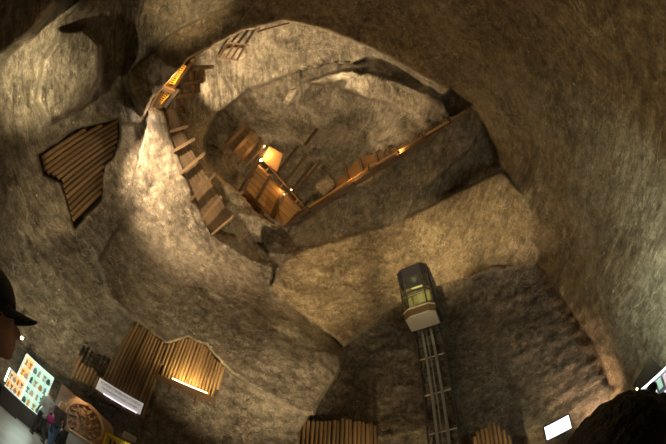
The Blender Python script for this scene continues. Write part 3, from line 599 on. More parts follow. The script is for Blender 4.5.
# pale wedge of rock and outcrop
def lump(name, c, s, mat, label, seed, squash=0.0):
    bm = bmesh.new(); bmesh.ops.create_icosphere(bm, subdivisions=3, radius=1.0)
    c = Vector(c)
    for v in bm.verts:
        k = 1 + 0.3 * mnoise.noise(v.co * 1.3 + Vector((seed, 0, 0))) + 0.12 * mnoise.noise(v.co * 4 + Vector((0, seed, 0)))
        v.co = Vector((v.co.x * s[0], v.co.y * s[1], v.co.z * s[2])) * k
    o = bmobj(name, bm, mat, None, True); o.location = c; tag(o, label, 'rock'); return o
o = lump('wedge_rock', at(325, 185, z=ZB + 1.2), (0.55, 0.5, 1.1), ROCK, 'pale wedge of rock between the landing and the long gallery', 2.3)
o = lump('rock_outcrop', at(290, 97, D=22.0), (0.32, 1.0, 0.3), ROCK, 'pale lit rock knob jutting from the dome', 5.1); o.rotation_euler = (0.4, 0.2, 0.7)
# long gallery along the rim
G0, G1 = at(309, 207, z=ZB), at(474, 107, z=ZB)
gl = empty('rim_gallery', G0, label='long boarded gallery with posts along the rim of the shaft', cat='gallery')
gd = (G1 - G0).normalized(); gn = Vector((-gd.y, gd.x, 0)); gn = gn if gn.dot(G0) > 0 else -gn
pl0 = G0 + gn * 0.45
botp = [(334, 195), (362, 178), (391, 160), (399, 155), (418, 143), (442, 127.5), (472, 108)]
topp = [(327, 169), (361, 159), (389, 149), (396, 148), (417, 136), (441, 122), (470, 104.5)]
for i in range(6):
    a0, a1 = on_plane(*botp[i], pl0, gn), on_plane(*botp[i + 1], pl0, gn); b0, b1 = on_plane(*topp[i], pl0, gn), on_plane(*topp[i + 1], pl0, gn)
    boards(gl, 'board', a0, a1, b0, b1, 5 if i < 3 else 3, WORG, 0.05, 0.06, gn)
for i, (a, b_) in enumerate([((329, 169), (337, 188)), ((344, 162), (349, 184)), ((359, 158), (363, 173)), ((375, 152), (378, 163)), ((382, 151), (386, 159)), ((387, 147), (391, 155)), ((418, 135), (419, 142)), ((442, 121), (443, 128))]):
    beam('post', on_plane(*a, G0 + gn * 0.3, gn), on_plane(*b_, G0 + gn * 0.3, gn), 0.16, 0.16, WPLK, gl)
for i in range(7):
    f0, f1 = i / 7, (i + 1) / 7 - 0.003
    beam('edge_beam', G0.lerp(G1, f0), G0.lerp(G1, f1), 0.14, 0.14, WORG, gl); beam('ledger', G0.lerp(G1, f0) - Vector((0, 0, .2)) + gn * .2, G0.lerp(G1, f1) - Vector((0, 0, .2)) + gn * .2, 0.3, 0.14, WDRK, gl)
for (x, y) in [(370, 169), (399, 152), (423, 138), (449, 121)]:
    q = on_plane(x, y, G0, gn); beam('clamp', q + Vector((0, 0, .25)) - gn * .15, q - Vector((0, 0, .4)) - gn * .15, 0.14, 0.1, WDRK, gl)
boards(gl, 'deck_plank', G0 + Vector((0, 0, -.1)), G1 + Vector((0, 0, -.1)), G0 + gn * .45 + Vector((0, 0, -.1)), G1 + gn * .45 + Vector((0, 0, -.1)), 3, WPLK)
def bulb(px, py, D, label, r=0.06, s=30, col=(1, .72, .35)):
    c = at(px, py, D=D); rt = empty('gallery_bulb', c, label=label, cat='lamp', group='small bulbs on the galleries')
    bm = bmesh.new(); bmesh.ops.create_uvsphere(bm, u_segments=10, v_segments=8, radius=r); o = bmobj('bulb', bm, MATS.get('bulb') or emis('bulb', col, s), rt, True); o.location = c
    pole('socket', c + Vector((0, 0, r * .8)), c + Vector((0, 0, r * 2.6)), r * .6, plain('lamp_grey', (0.25, 0.25, 0.25), 0.5), rt)
bulb(265, 147, 18.0, 'bulb above the orange balustrade of the landing', 0.08)
bulb(261, 160, 18.2, 'bulb at the upper end of the landing rail', 0.09)
bulb(284, 194, 18.6, 'bulb halfway down the landing rail', 0.05)
bulb(291, 190, 18.8, 'bulb beside the foot of the prop logs', 0.05)
bulb(307, 209, 19.0, 'bulb at the outer corner of the landing', 0.06)

# ------------------------------------------------------------------ panoramic lift
STEEL = plain('brushed_steel', (0.72, 0.70, 0.66), 0.35, 0.7); DSTEEL = plain('dark_steel', (0.06, 0.06, 0.065), 0.45, 0.6); NAVY = plain('navy_panel', (0.012, 0.014, 0.03), 0.4)
RAIL = plain('grey_rail', (0.22, 0.235, 0.25), 0.35, 0.5); CREAM = plain('cabin_cream', (0.50, 0.48, 0.30), 0.5); GL = glass('cabin_glass', (0.78, 0.85, 0.66), 0.12); BRN = plain('bronze_skirt', (0.13, 0.10, 0.06), 0.35, 0.4)
LZ = 9.4
fl_, fr_ = at(404, 318, z=LZ), at(435, 308, z=LZ)
LX = Vector((fr_.x - fl_.x, fr_.y - fl_.y, 0)); LWd = LX.length; LX.normalize(); LN = Vector((LX.y, -LX.x, 0))   # LN points to the camera
LC = (fl_ + fr_) / 2; LC.z = 0
def lp(x, y, z): return LC + LX * x - LN * y + Vector((0, 0, z))          # x right, y away from the viewer
lift = empty('panoramic_lift', lp(0, 0.6, LZ), label='glass walled panoramic lift car with dark roof stopped high on its rails', cat='lift')
hw = LWd / 2; DEP = 1.25
plan = [(-hw, DEP), (-hw, 0.22), (-hw + 0.28, 0.0), (hw - 0.28, 0.0), (hw, 0.22), (hw, DEP)]
def prism(name, pl_, z0, z1, mat, parent, s0=1.0, s1=1.0):
    cy = DEP / 2; n_ = len(pl_)
    V = [lp(x * s0, cy + (y - cy) * s0, z0) for x, y in pl_] + [lp(x * s1, cy + (y - cy) * s1, z1) for x, y in pl_]
    return meshobj(name, V, [tuple(range(n_))[::-1], tuple(range(n_, 2 * n_))] + [(i, (i + 1) % n_, (i + 1) % n_ + n_, i + n_) for i in range(n_)], mat, parent)
prism('underside', plan, LZ - 0.06, LZ, STEEL, lift, 0.97, 1.0)
prism('skirt', plan, LZ, LZ + 0.34, BRN, lift, 1.0, 1.06)
prism('floor_plate', plan, LZ + 0.34, LZ + 0.42, STEEL, lift, 1.06, 1.06)
ZG0, ZG1 = LZ + 0.42, LZ + 2.35
prism('back_panel', [(-hw, DEP), (-hw, DEP - .06), (hw, DEP - .06), (hw, DEP)], ZG0, ZG1, CREAM, lift)
for i in range(5):
    a, b_ = plan[i], plan[i + 1]
    meshobj('glass_pane', [lp(*a, ZG0), lp(*b_, ZG0), lp(*b_, ZG1), lp(*a, ZG1)], [(0, 1, 2, 3)], GL, lift)
for x, y in plan: beam('mullion', lp(x, y, ZG0), lp(x, y, ZG1), 0.07, 0.07, DSTEEL, lift, LX)
for i in range(5):
    for z_ in (ZG0 + 0.95, ZG1 - 0.04): beam('transom', lp(*plan[i], z_), lp(*plan[i + 1], z_), 0.05, 0.06, DSTEEL, lift)
beam('handrail', lp(-hw + .1, .2, ZG0 + .9), lp(hw - .1, .2, ZG0 + .9), .04, .04, STEEL, lift)
beam('ceiling_lamp', lp(-.3, .9, ZG1 - .04), lp(.3, .9, ZG1 - .04), .12, .03, emis('cabin_lamp', (0.95, 0.9, 0.5), 0.25), lift)
for x in (-.42, .05, .42): beam('wall_panel', lp(x, DEP - .08, ZG0 + .15), lp(x, DEP - .08, ZG1 - .1), .26, .03, plain('panel_cream', (0.6, 0.6, 0.42), .4), lift, LN)
plight('cabin_light', lp(0, .55, ZG1 - .25), 2.2, (0.95, 1.0, 0.6), 0.1)
prism('roof', plan, ZG1, LZ + 3.0, NAVY, lift, 1.05, 1.08)
prism('roof_cap', plan, LZ + 3.0, LZ + 3.07, DSTEEL, lift, 1.0, 0.9)
prism('side_panel', [(hw + .02, DEP + .3), (hw + .02, .5), (hw + .14, .5), (hw + .14, DEP + .3)], LZ + .2, LZ + 3.1, NAVY, lift)
mast = empty('lift_mast', lp(0, DEP + .3, 0), label='steel lattice mast with two pale guide rails below the lift car', cat='mast')
my = DEP + 0.28
for x in (-0.24, 0.2): beam('guide_rail', lp(x, my - .1, 0), lp(x, my - .1, LZ - .06), 0.13, 0.12, RAIL, mast, LX)
beam('cable', lp(-0.06, my - .05, 2.6), lp(-0.06, my - .05, LZ), 0.05, 0.05, RAIL, mast, LX)
for x in (-0.62, 0.62):
    for y in (my - .05, my + .4): beam('mast_leg', lp(x, y, 0), lp(x, y, LZ + 2), 0.07, 0.07, DSTEEL, mast, LX)
k = 0
for z_ in np.arange(0.4, LZ + 1.6, 0.62):
    beam('rung', lp(-.62, my, z_), lp(.62, my, z_), 0.05, 0.05, DSTEEL if k % 3 else STEEL, mast)
    for x in (-.62, .62):
        beam('side_tie', lp(x, my - .05, z_), lp(x, my + .4, z_), 0.04, 0.04, DSTEEL, mast); beam('brace', lp(x, my - .05, z_), lp(x, my + .4, z_ + .6), 0.03, 0.03, DSTEEL, mast)
    k += 1
for z_ in (2.0, 4.5, 7.0): 
    for x in (-.62, .62): beam('wall_bracket', lp(x, my + .35, z_), lp(x, my + 1.3, z_), 0.07, 0.07, DSTEEL, mast)

# ------------------------------------------------------------------ signs, medallion, shop fittings
class Wall:
    """upright plane facing the viewer: x right, y up from z0, d towards the viewer"""
    def __init__(s, px, py, rho, turn=0):
        p = at(px, py, rho=rho); s.o = Vector((p.x, p.y, 0)); a = math.atan2(p.x, p.y) + turn
        s.x = Vector((math.cos(a), -math.sin(a), 0)); s.n = Vector((-math.sin(a), -math.cos(a), 0))
    def p(s, x, z, d=0): return s.o + s.x * x + Vector((0, 0, z)) + s.n * d
    def uv(s, px, py, d=0):
        q = on_plane(px, py, s.o + s.n * d, s.n); return ((q - s.o).dot(s.x), q.z)
    def box(s, name, x0, x1, z0, z1, d0, d1, mat, parent=None):
        V = [s.p(x, z, d) for d in (d0, d1) for x, z in ((x0, z0), (x1, z0), (x1, z1), (x0, z1))]
        return meshobj(name, V, [(3, 2, 1, 0), (4, 5, 6, 7), (0, 1, 5, 4), (1, 2, 6, 5), (2, 3, 7, 6), (3, 0, 4, 7)], mat, parent)
    def text(s, body, x, z, d, size, mat, parent, width=None):
        c = bpy.data.curves.new('lettering', 'FONT'); c.body = body; c.size = size; c.align_x = 'CENTER'; c.align_y = 'CENTER'; c.extrude = 0.004
        o = bpy.data.objects.new('lettering', c); COL.objects.link(o); bpy.context.view_layer.update()
        me = bpy.data.meshes.new_from_object(o.evaluated_get(bpy.context.evaluated_depsgraph_get())); bpy.data.objects.remove(o); me.materials.clear(); me.materials.append(mat)
        o = bpy.data.objects.new('lettering', me); link(o, parent)
        R = Matrix((s.x, Vector((0, 0, 1)), s.n)).transposed().to_4x4(); R.translation = s.p(x, z, d)
        sx = 1.0
        if width:
            xs = [v.co.x for v in me.vertices]; sx = width / max(max(xs) - min(xs), 1e-3)
        o.matrix_basis = R @ Matrix.Diagonal((sx, 1, 1, 1)); return o
WHITE = plain('sign_white', (0.80, 0.79, 0.76), 0.5); BLACK = plain('sign_black', (0.02, 0.02, 0.02), 0.6)
wl = Wall(120, 397, 9.85, 0.03)
(x0, z1), (x1, _), (_, z0) = wl.uv(100, 378), wl.uv(143, 405.5), wl.uv(96, 389)
bn = empty('banner_sign', wl.p((x0 + x1) / 2, z0), label='long white banner sign with dark lettering fixed before the tall log lining', cat='sign')
wl.box('board', x0, x1, z0, z1, 0, 0.05, emis('banner_white', (0.80, 0.76, 0.72), 0.42), bn)
hh = z1 - z0
wl.text('KOMORA STANISŁAWA STASZICA', (x0 + x1) / 2, z0 + hh * .74, 0.055, hh * .3, BLACK, bn, (x1 - x0) * .9)
wl.text('THE STANISŁAW STASZIC CHAMBER', (x0 + x1) / 2, z0 + hh * .38, 0.055, hh * .22, BLACK, bn, (x1 - x0) * .8)
tb = wl.box('light_tube', x0 + .28, x1 - .12, z0 - .02, z0 + .012, 0.05, 0.08, emis('tube_cool', (0.92, 0.85, 1.0), 1.6), bn)
wl.box('rail', x0, x1 + .1, z0 - .16, z0 - .08, -.12, 0.02, WDRK, bn)
for f in (0.08, .35, .62, .9): wl.box('bracket', x0 + (x1 - x0) * f, x0 + (x1 - x0) * f + .07, z0 - .14, z0 + .02, -.25, 0.0, plain('lamp_grey', (0.25, 0.25, 0.25), 0.5), bn)
# carved medallion on a stone slab
STONE = plain('carved_salt', (0.40, 0.28, 0.18), 0.6, 0, 0.6, 9, 0.25); SLAB = plain('pinkish_slab', (0.42, 0.32, 0.24), 0.65, 0, 0.6, 3, 0.2)
wm = Wall(83, 424, 10.05)
sb = bmesh.new()
outl = [(-1.05, .80), (1.0, .80), (1.0, 1.75), (.85, 1.95), (.5, 2.05), (.1, 2.16), (-.5, 2.14), (-1.05, 2.2)]
f0 = [sb.verts.new(wm.p(x, z, -.28)) for x, z in outl]; f1 = [sb.verts.new(wm.p(x, z, -.05)) for x, z in outl]
sb.faces.new(f0); sb.faces.new(f1)
for i in range(len(outl)): j = (i + 1) % len(outl); sb.faces.new((f0[i], f0[j], f1[j], f1[i]))
o = bmobj('stone_slab', sb, SLAB); tag(o, 'pinkish stone slab standing behind the round carving', 'slab')
md = empty('salt_medallion', wm.p(0, .75), label='round carved salt relief like a cog wheel, lit warm', cat='relief')
cz, R0 = 1.47, 0.70
def ring(name, r0, r1, d0, d1, mat, par, seg=40):
    V, F = [], []
    for i in range(seg):
        a = 2 * math.pi * i / seg; c, s_ = math.cos(a), math.sin(a)
        for r, d_ in ((r0, d0), (r0, d1), (r1, d1), (r1, d0)): V.append(wm.p(c * r, cz + s_ * r, d_))
    for i in range(seg):
        j = (i + 1) % seg
        for k in range(4): F.append((i * 4 + k, j * 4 + k, j * 4 + (k + 1) % 4, i * 4 + (k + 1) % 4))
    return meshobj(name, V, F, mat, par)
V = [wm.p(math.cos(a) * .66, cz + math.sin(a) * .66, d_) for d_ in (-.04, .05) for a in np.linspace(0, 2 * math.pi, 41)[:-1]]
meshobj('disc', V, [tuple(range(40))[::-1], tuple(range(40, 80))] + [(i, (i + 1) % 40, (i + 1) % 40 + 40, i + 40) for i in range(40)], STONE, md)
ring('rim', .58, R0, -.04, .13, STONE, md); ring('inner_ring', .20, .25, .04, .10, STONE, md, 24)
for k_, (rr, cnt, w_, h_) in enumerate([(.47, 14, .055, .15), (.33, 9, .05, .12), (.1, 4, .05, .1)]):
    for i in range(cnt):
        a = 2 * math.pi * (i + .3 * k_) / cnt; c = wm.p(math.cos(a) * rr, cz + math.sin(a) * rr, .08)
        dr = (wm.x * math.cos(a) + Vector((0, 0, 1)) * math.sin(a)); tn = (wm.x * -math.sin(a) + Vector((0, 0, 1)) * math.cos(a))
        ax = (dr if i % 2 else (dr + tn * .8).normalized())
        beam('relief_block', c - ax * h_ / 2, c + ax * h_ / 2, w_, .17, STONE, md, wm.n)
slight('relief_spot', wm.p(-.5, 2.45, .42), wm.p(0.1, 1.3, .05), 34, 95, (1, .62, .3), .05)
wb = Wall(75, 430, 9.35)
o = wb.box('low_wall', -0.15, 2.2, 0, .92, -.45, 0, plain('pale_plaster', (0.42, 0.42, 0.38), 0.6, 0, .3, 4)); tag(o, 'low pale wall in front of the round carving', kind='structure')
o.name = 'wall_low'
o2 = wb.box('coping', -0.17, 2.22, .92, .98, -.47, .03, SLAB, o)
# yellow board and small white plate
wy = Wall(120, 440, 9.5)
(x0, z1), (x1, _) = wy.uv(106, 431), wy.uv(136, 447)
yb = empty('yellow_board', wy.p((x0 + x1) / 2, 0.3), label='yellow framed notice board lit from its corner', cat='notice board')
YF = plain('yellow_paint', (0.80, 0.62, 0.03), 0.45)
wy.box('backing', x0, x1, .5, z1, -.05, 0, plain('board_ochre', (0.45, 0.36, 0.05), 0.5), yb)
for nm, a in (('frame', (x0, x1, z1 - .09, z1)), ('frame', (x0, x0 + .08, .5, z1)), ('frame', (x1 - .08, x1, .5, z1))): wy.box(nm, *a, -.02, .05, YF, yb)
for i in range(5): wy.box('printed_mark', x0 + .18 + i * .13, x0 + .24 + i * .13, z1 - .34, z1 - .17, 0, .004, BLACK, yb)
for x in (x0 + .04, x1 - .04): wy.box('leg', x - .03, x + .03, 0, .5, -.05, 0, plain('lamp_grey', (0.25, 0.25, 0.25), 0.5), yb)
wy.box('corner_lamp', x1 - .25, x1 - .1, z1 - .2, z1 - .08, .05, .1, emis('corner_lamp', (1, .95, .6), 14), yb)
(x0, z1), (x1, z0) = wy.uv(124, 430), wy.uv(136, 441)
pl_ = empty('white_plate', wy.p(x0, z0, -.2), label='small white plate beside the yellow board', cat='sign')
wy.box('plate', x0, x1, z1 - .24, z1 - .02, -.2, -.17, plain('plate_grey', (0.55, 0.55, 0.53), .5), pl_)
for k_ in (0.07, 0.13): wy.box('printed_line', x0 + .05, x1 - .05, z1 - .05 - k_, z1 - .03 - k_, -.17, -.166, plain('print_grey', (0.2, 0.2, 0.2), .6), pl_)
# lit showcase
CW = emis('case_white', (0.72, 0.95, 0.86), 0.16); CO = emis('case_amber', (1.0, 0.50, 0.18), 0.6); FR = emis('case_frame', (0.85, 1.0, 0.93), 0.6)
ws = Wall(39, 385, 10.3, 0.0)
tx0, tz = ws.uv(27, 354); tx1, _ = ws.uv(52, 382)
zt = tz; zb = 0.62
kb = empty('souvenir_showcase', ws.p((tx0 + tx1) / 2, 0), label='brightly lit glass souvenir showcase with white shelves behind the couple', cat='showcase')
ws.box('back_panel', tx0, tx1, zb, zt, -.32, -.28, CW, kb)
cols, rws = 3, 4
for i in range(cols + 1):
    x = tx0 + (tx1 - tx0) * i / cols; ws.box('upright', x - .025, x + .025, zb, zt, -.28, .02, FR, kb)
for j in range(rws + 1):
    z_ = zb + (zt - zb) * j / rws; ws.box('shelf', tx0, tx1, z_ - .02, z_ + .02, -.28, .02, FR, kb)
ws.box('lit_column', tx0, tx0 + (tx1 - tx0) / cols, zb, zt, -.28, -.27, CO, kb)
ws.box('plinth', tx0 - .05, tx1 + .05, 0, zb, -.35, .05, plain('case_plinth', (0.10, 0.09, 0.08), .5), kb)
for i in range(cols):
    a, b_ = tx0 + (tx1 - tx0) * i / cols, tx0 + (tx1 - tx0) * (i + 1) / cols
    meshobj('glass_door', [ws.p(a, zb, .025), ws.p(b_, zb, .025), ws.p(b_, zt, .025), ws.p(a, zt, .025)], [(0, 1, 2, 3)], glass('case_glass%d' % i, (0.95, 1, .97), .06), kb)
kinds = [plain('souvenir_orange', (0.75, 0.30, 0.08), .4), plain('souvenir_grey', (0.25, 0.27, 0.28), .5), plain('souvenir_pink', (0.65, 0.42, 0.36), .4), plain('souvenir_dark', (0.08, 0.08, 0.09), .5)]
def turned(name, c, prof, mat, seg=10):
    V, F = [], []
    for r, z_ in prof:
        for i in range(seg): a = 2 * math.pi * i / seg; V.append((r * math.cos(a), r * math.sin(a), z_))
    for k_ in range(len(prof) - 1):
        for i in range(seg): j = (i + 1) % seg; F.append((k_ * seg + i, k_ * seg + j, (k_ + 1) * seg + j, (k_ + 1) * seg + i))
    F.append(tuple(range(seg))[::-1]); F.append(tuple(range((len(prof) - 1) * seg, len(prof) * seg)))
    o = meshobj(name, V, F, mat, None, True); o.location = c; return o
PROFS = [[(.05, 0), (.06, .04), (.03, .08), (.055, .15), (.03, .22), (.012, .25)], [(.07, 0), (.07, .02), (.02, .05), (.02, .1), (.075, .2), (.06, .22)], [(.06, 0), (.085, .08), (.06, .17), (.035, .2), (.04, .22)]]
ords = ('top', 'second', 'third', 'bottom'); cn = ('left', 'middle', 'right')
for j in range(rws):
    for i in range(cols):
        x = tx0 + (tx1 - tx0) * (i + .5) / cols; z_ = zb + (zt - zb) * (rws - 1 - j) / rws + .02
        w_ = (tx1 - tx0) / cols
        for s_ in (-.25, .22):
            m_ = kinds[(i + j * 2 + (s_ > 0)) % 4] if i else kinds[0 if (j + (s_ > 0)) % 2 else 2]
            o = turned('souvenir', ws.p(x + s_ * w_, z_, -.14), PROFS[(i * 2 + j + (s_ > 0)) % 3], m_)
            tag(o, 'small %s souvenir, %s on the %s shelf, %s column of the lit showcase' % (m_.name.split('_')[1].split('.')[0], 'first' if s_ < 0 else 'second', ords[j], cn[i]), 'souvenir', 'souvenirs in the lit showcase')
wc = Wall(17, 380, 9.8, 0.05)
cx0, cz1 = wc.uv(11, 369); cx1, _ = wc.uv(25, 383)
cb = empty('lit_counter', wc.p((cx0 + cx1) / 2, 0), label='low amber lit shop counter beside the tall showcase', cat='counter')
wc.box('body', cx0 - .1, cx1 + .1, 0, cz1 - .65, -.4, 0, plain('case_plinth', (0.10, 0.09, 0.08), .5), cb)
wc.box('lit_back', cx0, cx1, cz1 - .62, cz1, -.36, -.33, CO, cb)
wc.box('shelf', cx0, cx1, cz1 - .64, cz1 - .6, -.36, 0, FR, cb); wc.box('shelf', cx0, cx1, cz1 - .33, cz1 - .3, -.36, -.02, FR, cb); wc.box('top', cx0 - .02, cx1 + .02, cz1 - .03, cz1, -.36, 0, FR, cb)
wc.box('end_light', cx0 - .07, cx0 - .02, cz1 - .5, cz1, -.1, 0.02, emis('end_light', (.7, 1, .8), 3.5), cb)
for i in range(4):
    x = cx0 + (cx1 - cx0) * (i + .5) / 4
    for r_ in (0, 1):
        o = turned('souvenir', wc.p(x, cz1 - .6 + r_ * .3, -.18), PROFS[(i + r_) % 3], kinds[(i + r_) % 3]); o.scale = (.85,) * 3
        tag(o, 'amber lit souvenir on the %s of the low counter, %s from its bright end' % ('lower shelf' if not r_ else 'upper shelf', ('first', 'second', 'third', 'fourth')[i]), 'souvenir', 'souvenirs on the low counter')
d = bpy.data.lights.new('showcase_light', 'AREA'); d.shape = 'RECTANGLE'; d.size = 1.0; d.size_y = 1.3; d.energy = 30; d.color = (0.82, 1.0, 0.90)
lo = bpy.data.objects.new('showcase_light', d); COL.objects.link(lo); Rm = Matrix((ws.x, Vector((0, 0, -1)), -ws.n)).transposed().to_4x4(); Rm.translation = ws.p((tx0 + tx1) / 2, 1.4, .1); lo.matrix_world = Rm
bulb(22, 338, 9.6, 'tiny lamp on the rock above the showcase', 0.05)
# wall screen
wq = Wall(557, 427, 10.6, 0.0)
sx0, sz1 = wq.uv(544.3, 427.5); sx1, _ = wq.uv(568, 414); _, sz0 = wq.uv(547.5, 440)
scn = empty('wall_screen', wq.p((sx0 + sx1) / 2, sz0), label='glowing white information screen on the wall right of the lift', cat='screen')
wq.box('casing', sx0 - .05, sx1 + .04, sz0 - .04, sz1 + .06, -.12, 0, BLACK, scn)
wq.box('display', sx0, sx1, sz0, sz1, 0, .015, emis('display', (0.93, 0.92, 1.0), 2.2), scn)
SLT = emis('display_print', (0.66, 0.85, 0.88), 1.0)
for a, b_, c, e in [(.55, .85, .72, .76), (.6, .9, .62, .65), (.36, .46, .5, .58), (.15, .3, .6, .63)]:
    wq.box('printed_line', sx0 + (sx1 - sx0) * a, sx0 + (sx1 - sx0) * b_, sz0 + (sz1 - sz0) * c, sz0 + (sz1 - sz0) * e, .015, .018, SLT, scn)
wq.box('bracket', (sx0 + sx1) / 2 - .06, (sx0 + sx1) / 2 + .06, sz0 + .1, sz1 - .1, -1.6, -.12, DSTEEL, scn)
# stall at the right edge
wr = Wall(652, 380, 6.2, 0.10)
rx0, rz1 = wr.uv(640, 391); rx1, _ = wr.uv(668, 362.5)
rs = empty('lit_stall', wr.p((rx0 + rx1) / 2, 0), label='shop stall with white light edge and bright pictures at the right border', cat='stall')
wr.box('body', rx0, rx1 + .9, 0, rz1 - .42, -.5, 0, plain('stall_dark', (0.05, 0.05, 0.05), .5), rs)
wr.box('picture_panel', rx0, rx1 + .9, rz1 - .42, rz1, -.06, -.03, plain('stall_panel', (0.22, 0.25, 0.27), .5), rs)
wr.box('light_edge', rx0, rx1 + .9, rz1 - .02, rz1 + .02, -.06, .03, emis('edge_light', (0.88, 0.97, 1.0), 5), rs)
PIC = [emis('picture_white', (0.95, 1, .95), 1.3), emis('picture_green', (0.45, 0.75, 0.55), .8), emis('picture_rose', (0.8, .6, .65), .9)]
for i in range(9):
    x = rx0 + .22 + i * .15; wr.box('picture', x, x + .10, rz1 - .34 + .05 * (i % 2), rz1 - .08, -.03, -.015, PIC[i % 3], rs)
wr.box('lower_light', rx0 + .1, rx1 + .9, rz1 - .43, rz1 - .40, -.04, .02, emis('edge_light2', (0.85, 0.8, 1.0), 2.5), rs)
wo = Wall(646, 370, 6.6, .08)
px_ = [(632, 386), (650, 356), (663, 370), (640, 392)]
o = quad('timber_board', [on_plane(x, y, wo.o, wo.n) for x, y in px_], plain('olive_board', (0.045, 0.034, 0.014), .7, 0, .4, 6), None, 0.06); tag(o, 'olive brown board leaning above the lit stall', 'board')
bulb(637, 389, 6.15, 'tiny yellow lamp at the end of the lit stall', 0.02)
slight('stall_light', wr.p(1.3, 2.3, .5), at(630, 280, rho=8), 420, 125, (0.80, 1.0, 0.84), .3)
# ------------------------------------------------------------------ people
TMP = bpy.data.scenes.new('workbench')
def remesh(name, bm, voxel, mat, parent=None, smooth_it=2):
    me = bpy.data.meshes.new(name); bmesh.ops.recalc_face_normals(bm, faces=bm.faces[:]); bm.to_mesh(me); bm.free()
    o = bpy.data.objects.new(name, me); TMP.collection.objects.link(o)
    m = o.modifiers.new('r', 'REMESH'); m.mode = 'VOXEL'; m.voxel_size = voxel; m.use_smooth_shade = True
    if smooth_it: s = o.modifiers.new('s', 'SMOOTH'); s.iterations = smooth_it; s.factor = 0.5
    vl = TMP.view_layers[0]; vl.update()
    me2 = bpy.data.meshes.new_from_object(o.evaluated_get(vl.depsgraph))
    TMP.collection.objects.unlink(o); COL.objects.link(o)
    o.modifiers.clear(); o.data = me2; bpy.data.meshes.remove(me); me2.materials.clear(); me2.materials.append(mat); me2.name = name
    me2.polygons.foreach_set('use_smooth', [True] * len(me2.polygons))
    return o
def limb(bm, pts):
    """tapering chain of (x,y,z,r)"""
    for p in pts: bmesh.ops.create_uvsphere(bm, u_segments=14, v_segments=10, radius=p[3], matrix=Matrix.Translation(p[:3]))
    for a, b_ in zip(pts, pts[1:]):
        A, Bv = Vector(a[:3]), Vector(b_[:3])
        if (Bv - A).length < 1e-5: continue
        R, L = frame(A, Bv, (0.1, 0.9, 0.3))
        bmesh.ops.create_cone(bm, cap_ends=True, segments=14, radius1=a[3], radius2=b_[3], depth=L, matrix=R)
def oval(bm, c, s, R=None):
    bmesh.ops.create_uvsphere(bm, u_segments=18, v_segments=12, radius=1.0, matrix=Matrix.Translation(Vector(c)) @ (R or Matrix()) @ Matrix.Diagonal((*s, 1)))
def head_bm(bm, c, tilt=0.0):
    """head facing +y, c = centre between the ears, tilted back about the neck"""
    k = 1.0; c = Vector(c); RT = Matrix.Rotation(tilt, 4, 'X'); cc = c + Vector((0, -.02, -.05))
    def add(x, y, z, sx, sy, sz): oval(bm, cc + RT @ Vector((x, y + .02, z + .05)), (sx, sy, sz), RT)
    add(0, -.012, .035, .077, .098, .088)           # skull
    add(0, .03, -.035, .064, .062, .085)            # face
    add(0, .055, -.095, .034, .034, .026)           # chin
    add(0, .073, .028, .052, .022, .017)            # brow
    add(0, .098, -.022, .013, .022, .027); add(0, .106, -.036, .016, .017, .012)   # nose
    add(0, .085, -.066, .026, .016, .008); add(0, .082, -.078, .024, .016, .009)   # lips
    for s in (-1, 1):
        add(s * .03, .078, .003, .014, .013, .011)  # eye
        add(s * .042, .052, -.03, .028, .03, .03)   # cheek
        add(s * .078, -.008, -.012, .012, .022, .032)   # ear
    limb(bm, [(*(c + Vector((0, -.02, -.06)) * k), .055 * k), (*(c + Vector((0, -.035, -.17)) * k), .06 * k)])
def hand_bm(bm, w, d, side):
    """w wrist, d direction of the fingers"""
    w = Vector(w); d = Vector(d).normalized(); lat = d.cross(Vector((side, 0, 0)))
    lat = lat.normalized() if lat.length > .05 else Vector((0, 1, 0))
    limb(bm, [(*w, .026), (*(w + d * .05 + lat * .012), .028), (*(w + d * .085), .03)])
    for i, L in enumerate((.07, .082, .075, .058)):
        b = w + d * .085 + lat * (.03 - .02 * i); limb(bm, [(*b, .0095), (*(b + d * L * .55 + Vector((-side * .008, 0, 0))), .009), (*(b + d * L + Vector((-side * .022, 0, 0))), .0075)])
    b = w + d * .03 + lat * .03; limb(bm, [(*b, .012), (*(b + d * .03 + lat * .025), .011), (*(b + d * .06 + lat * .03), .009)])
SKIN = plain('skin', (0.42, 0.25, 0.17), 0.5, 0, 0, 30, .08)
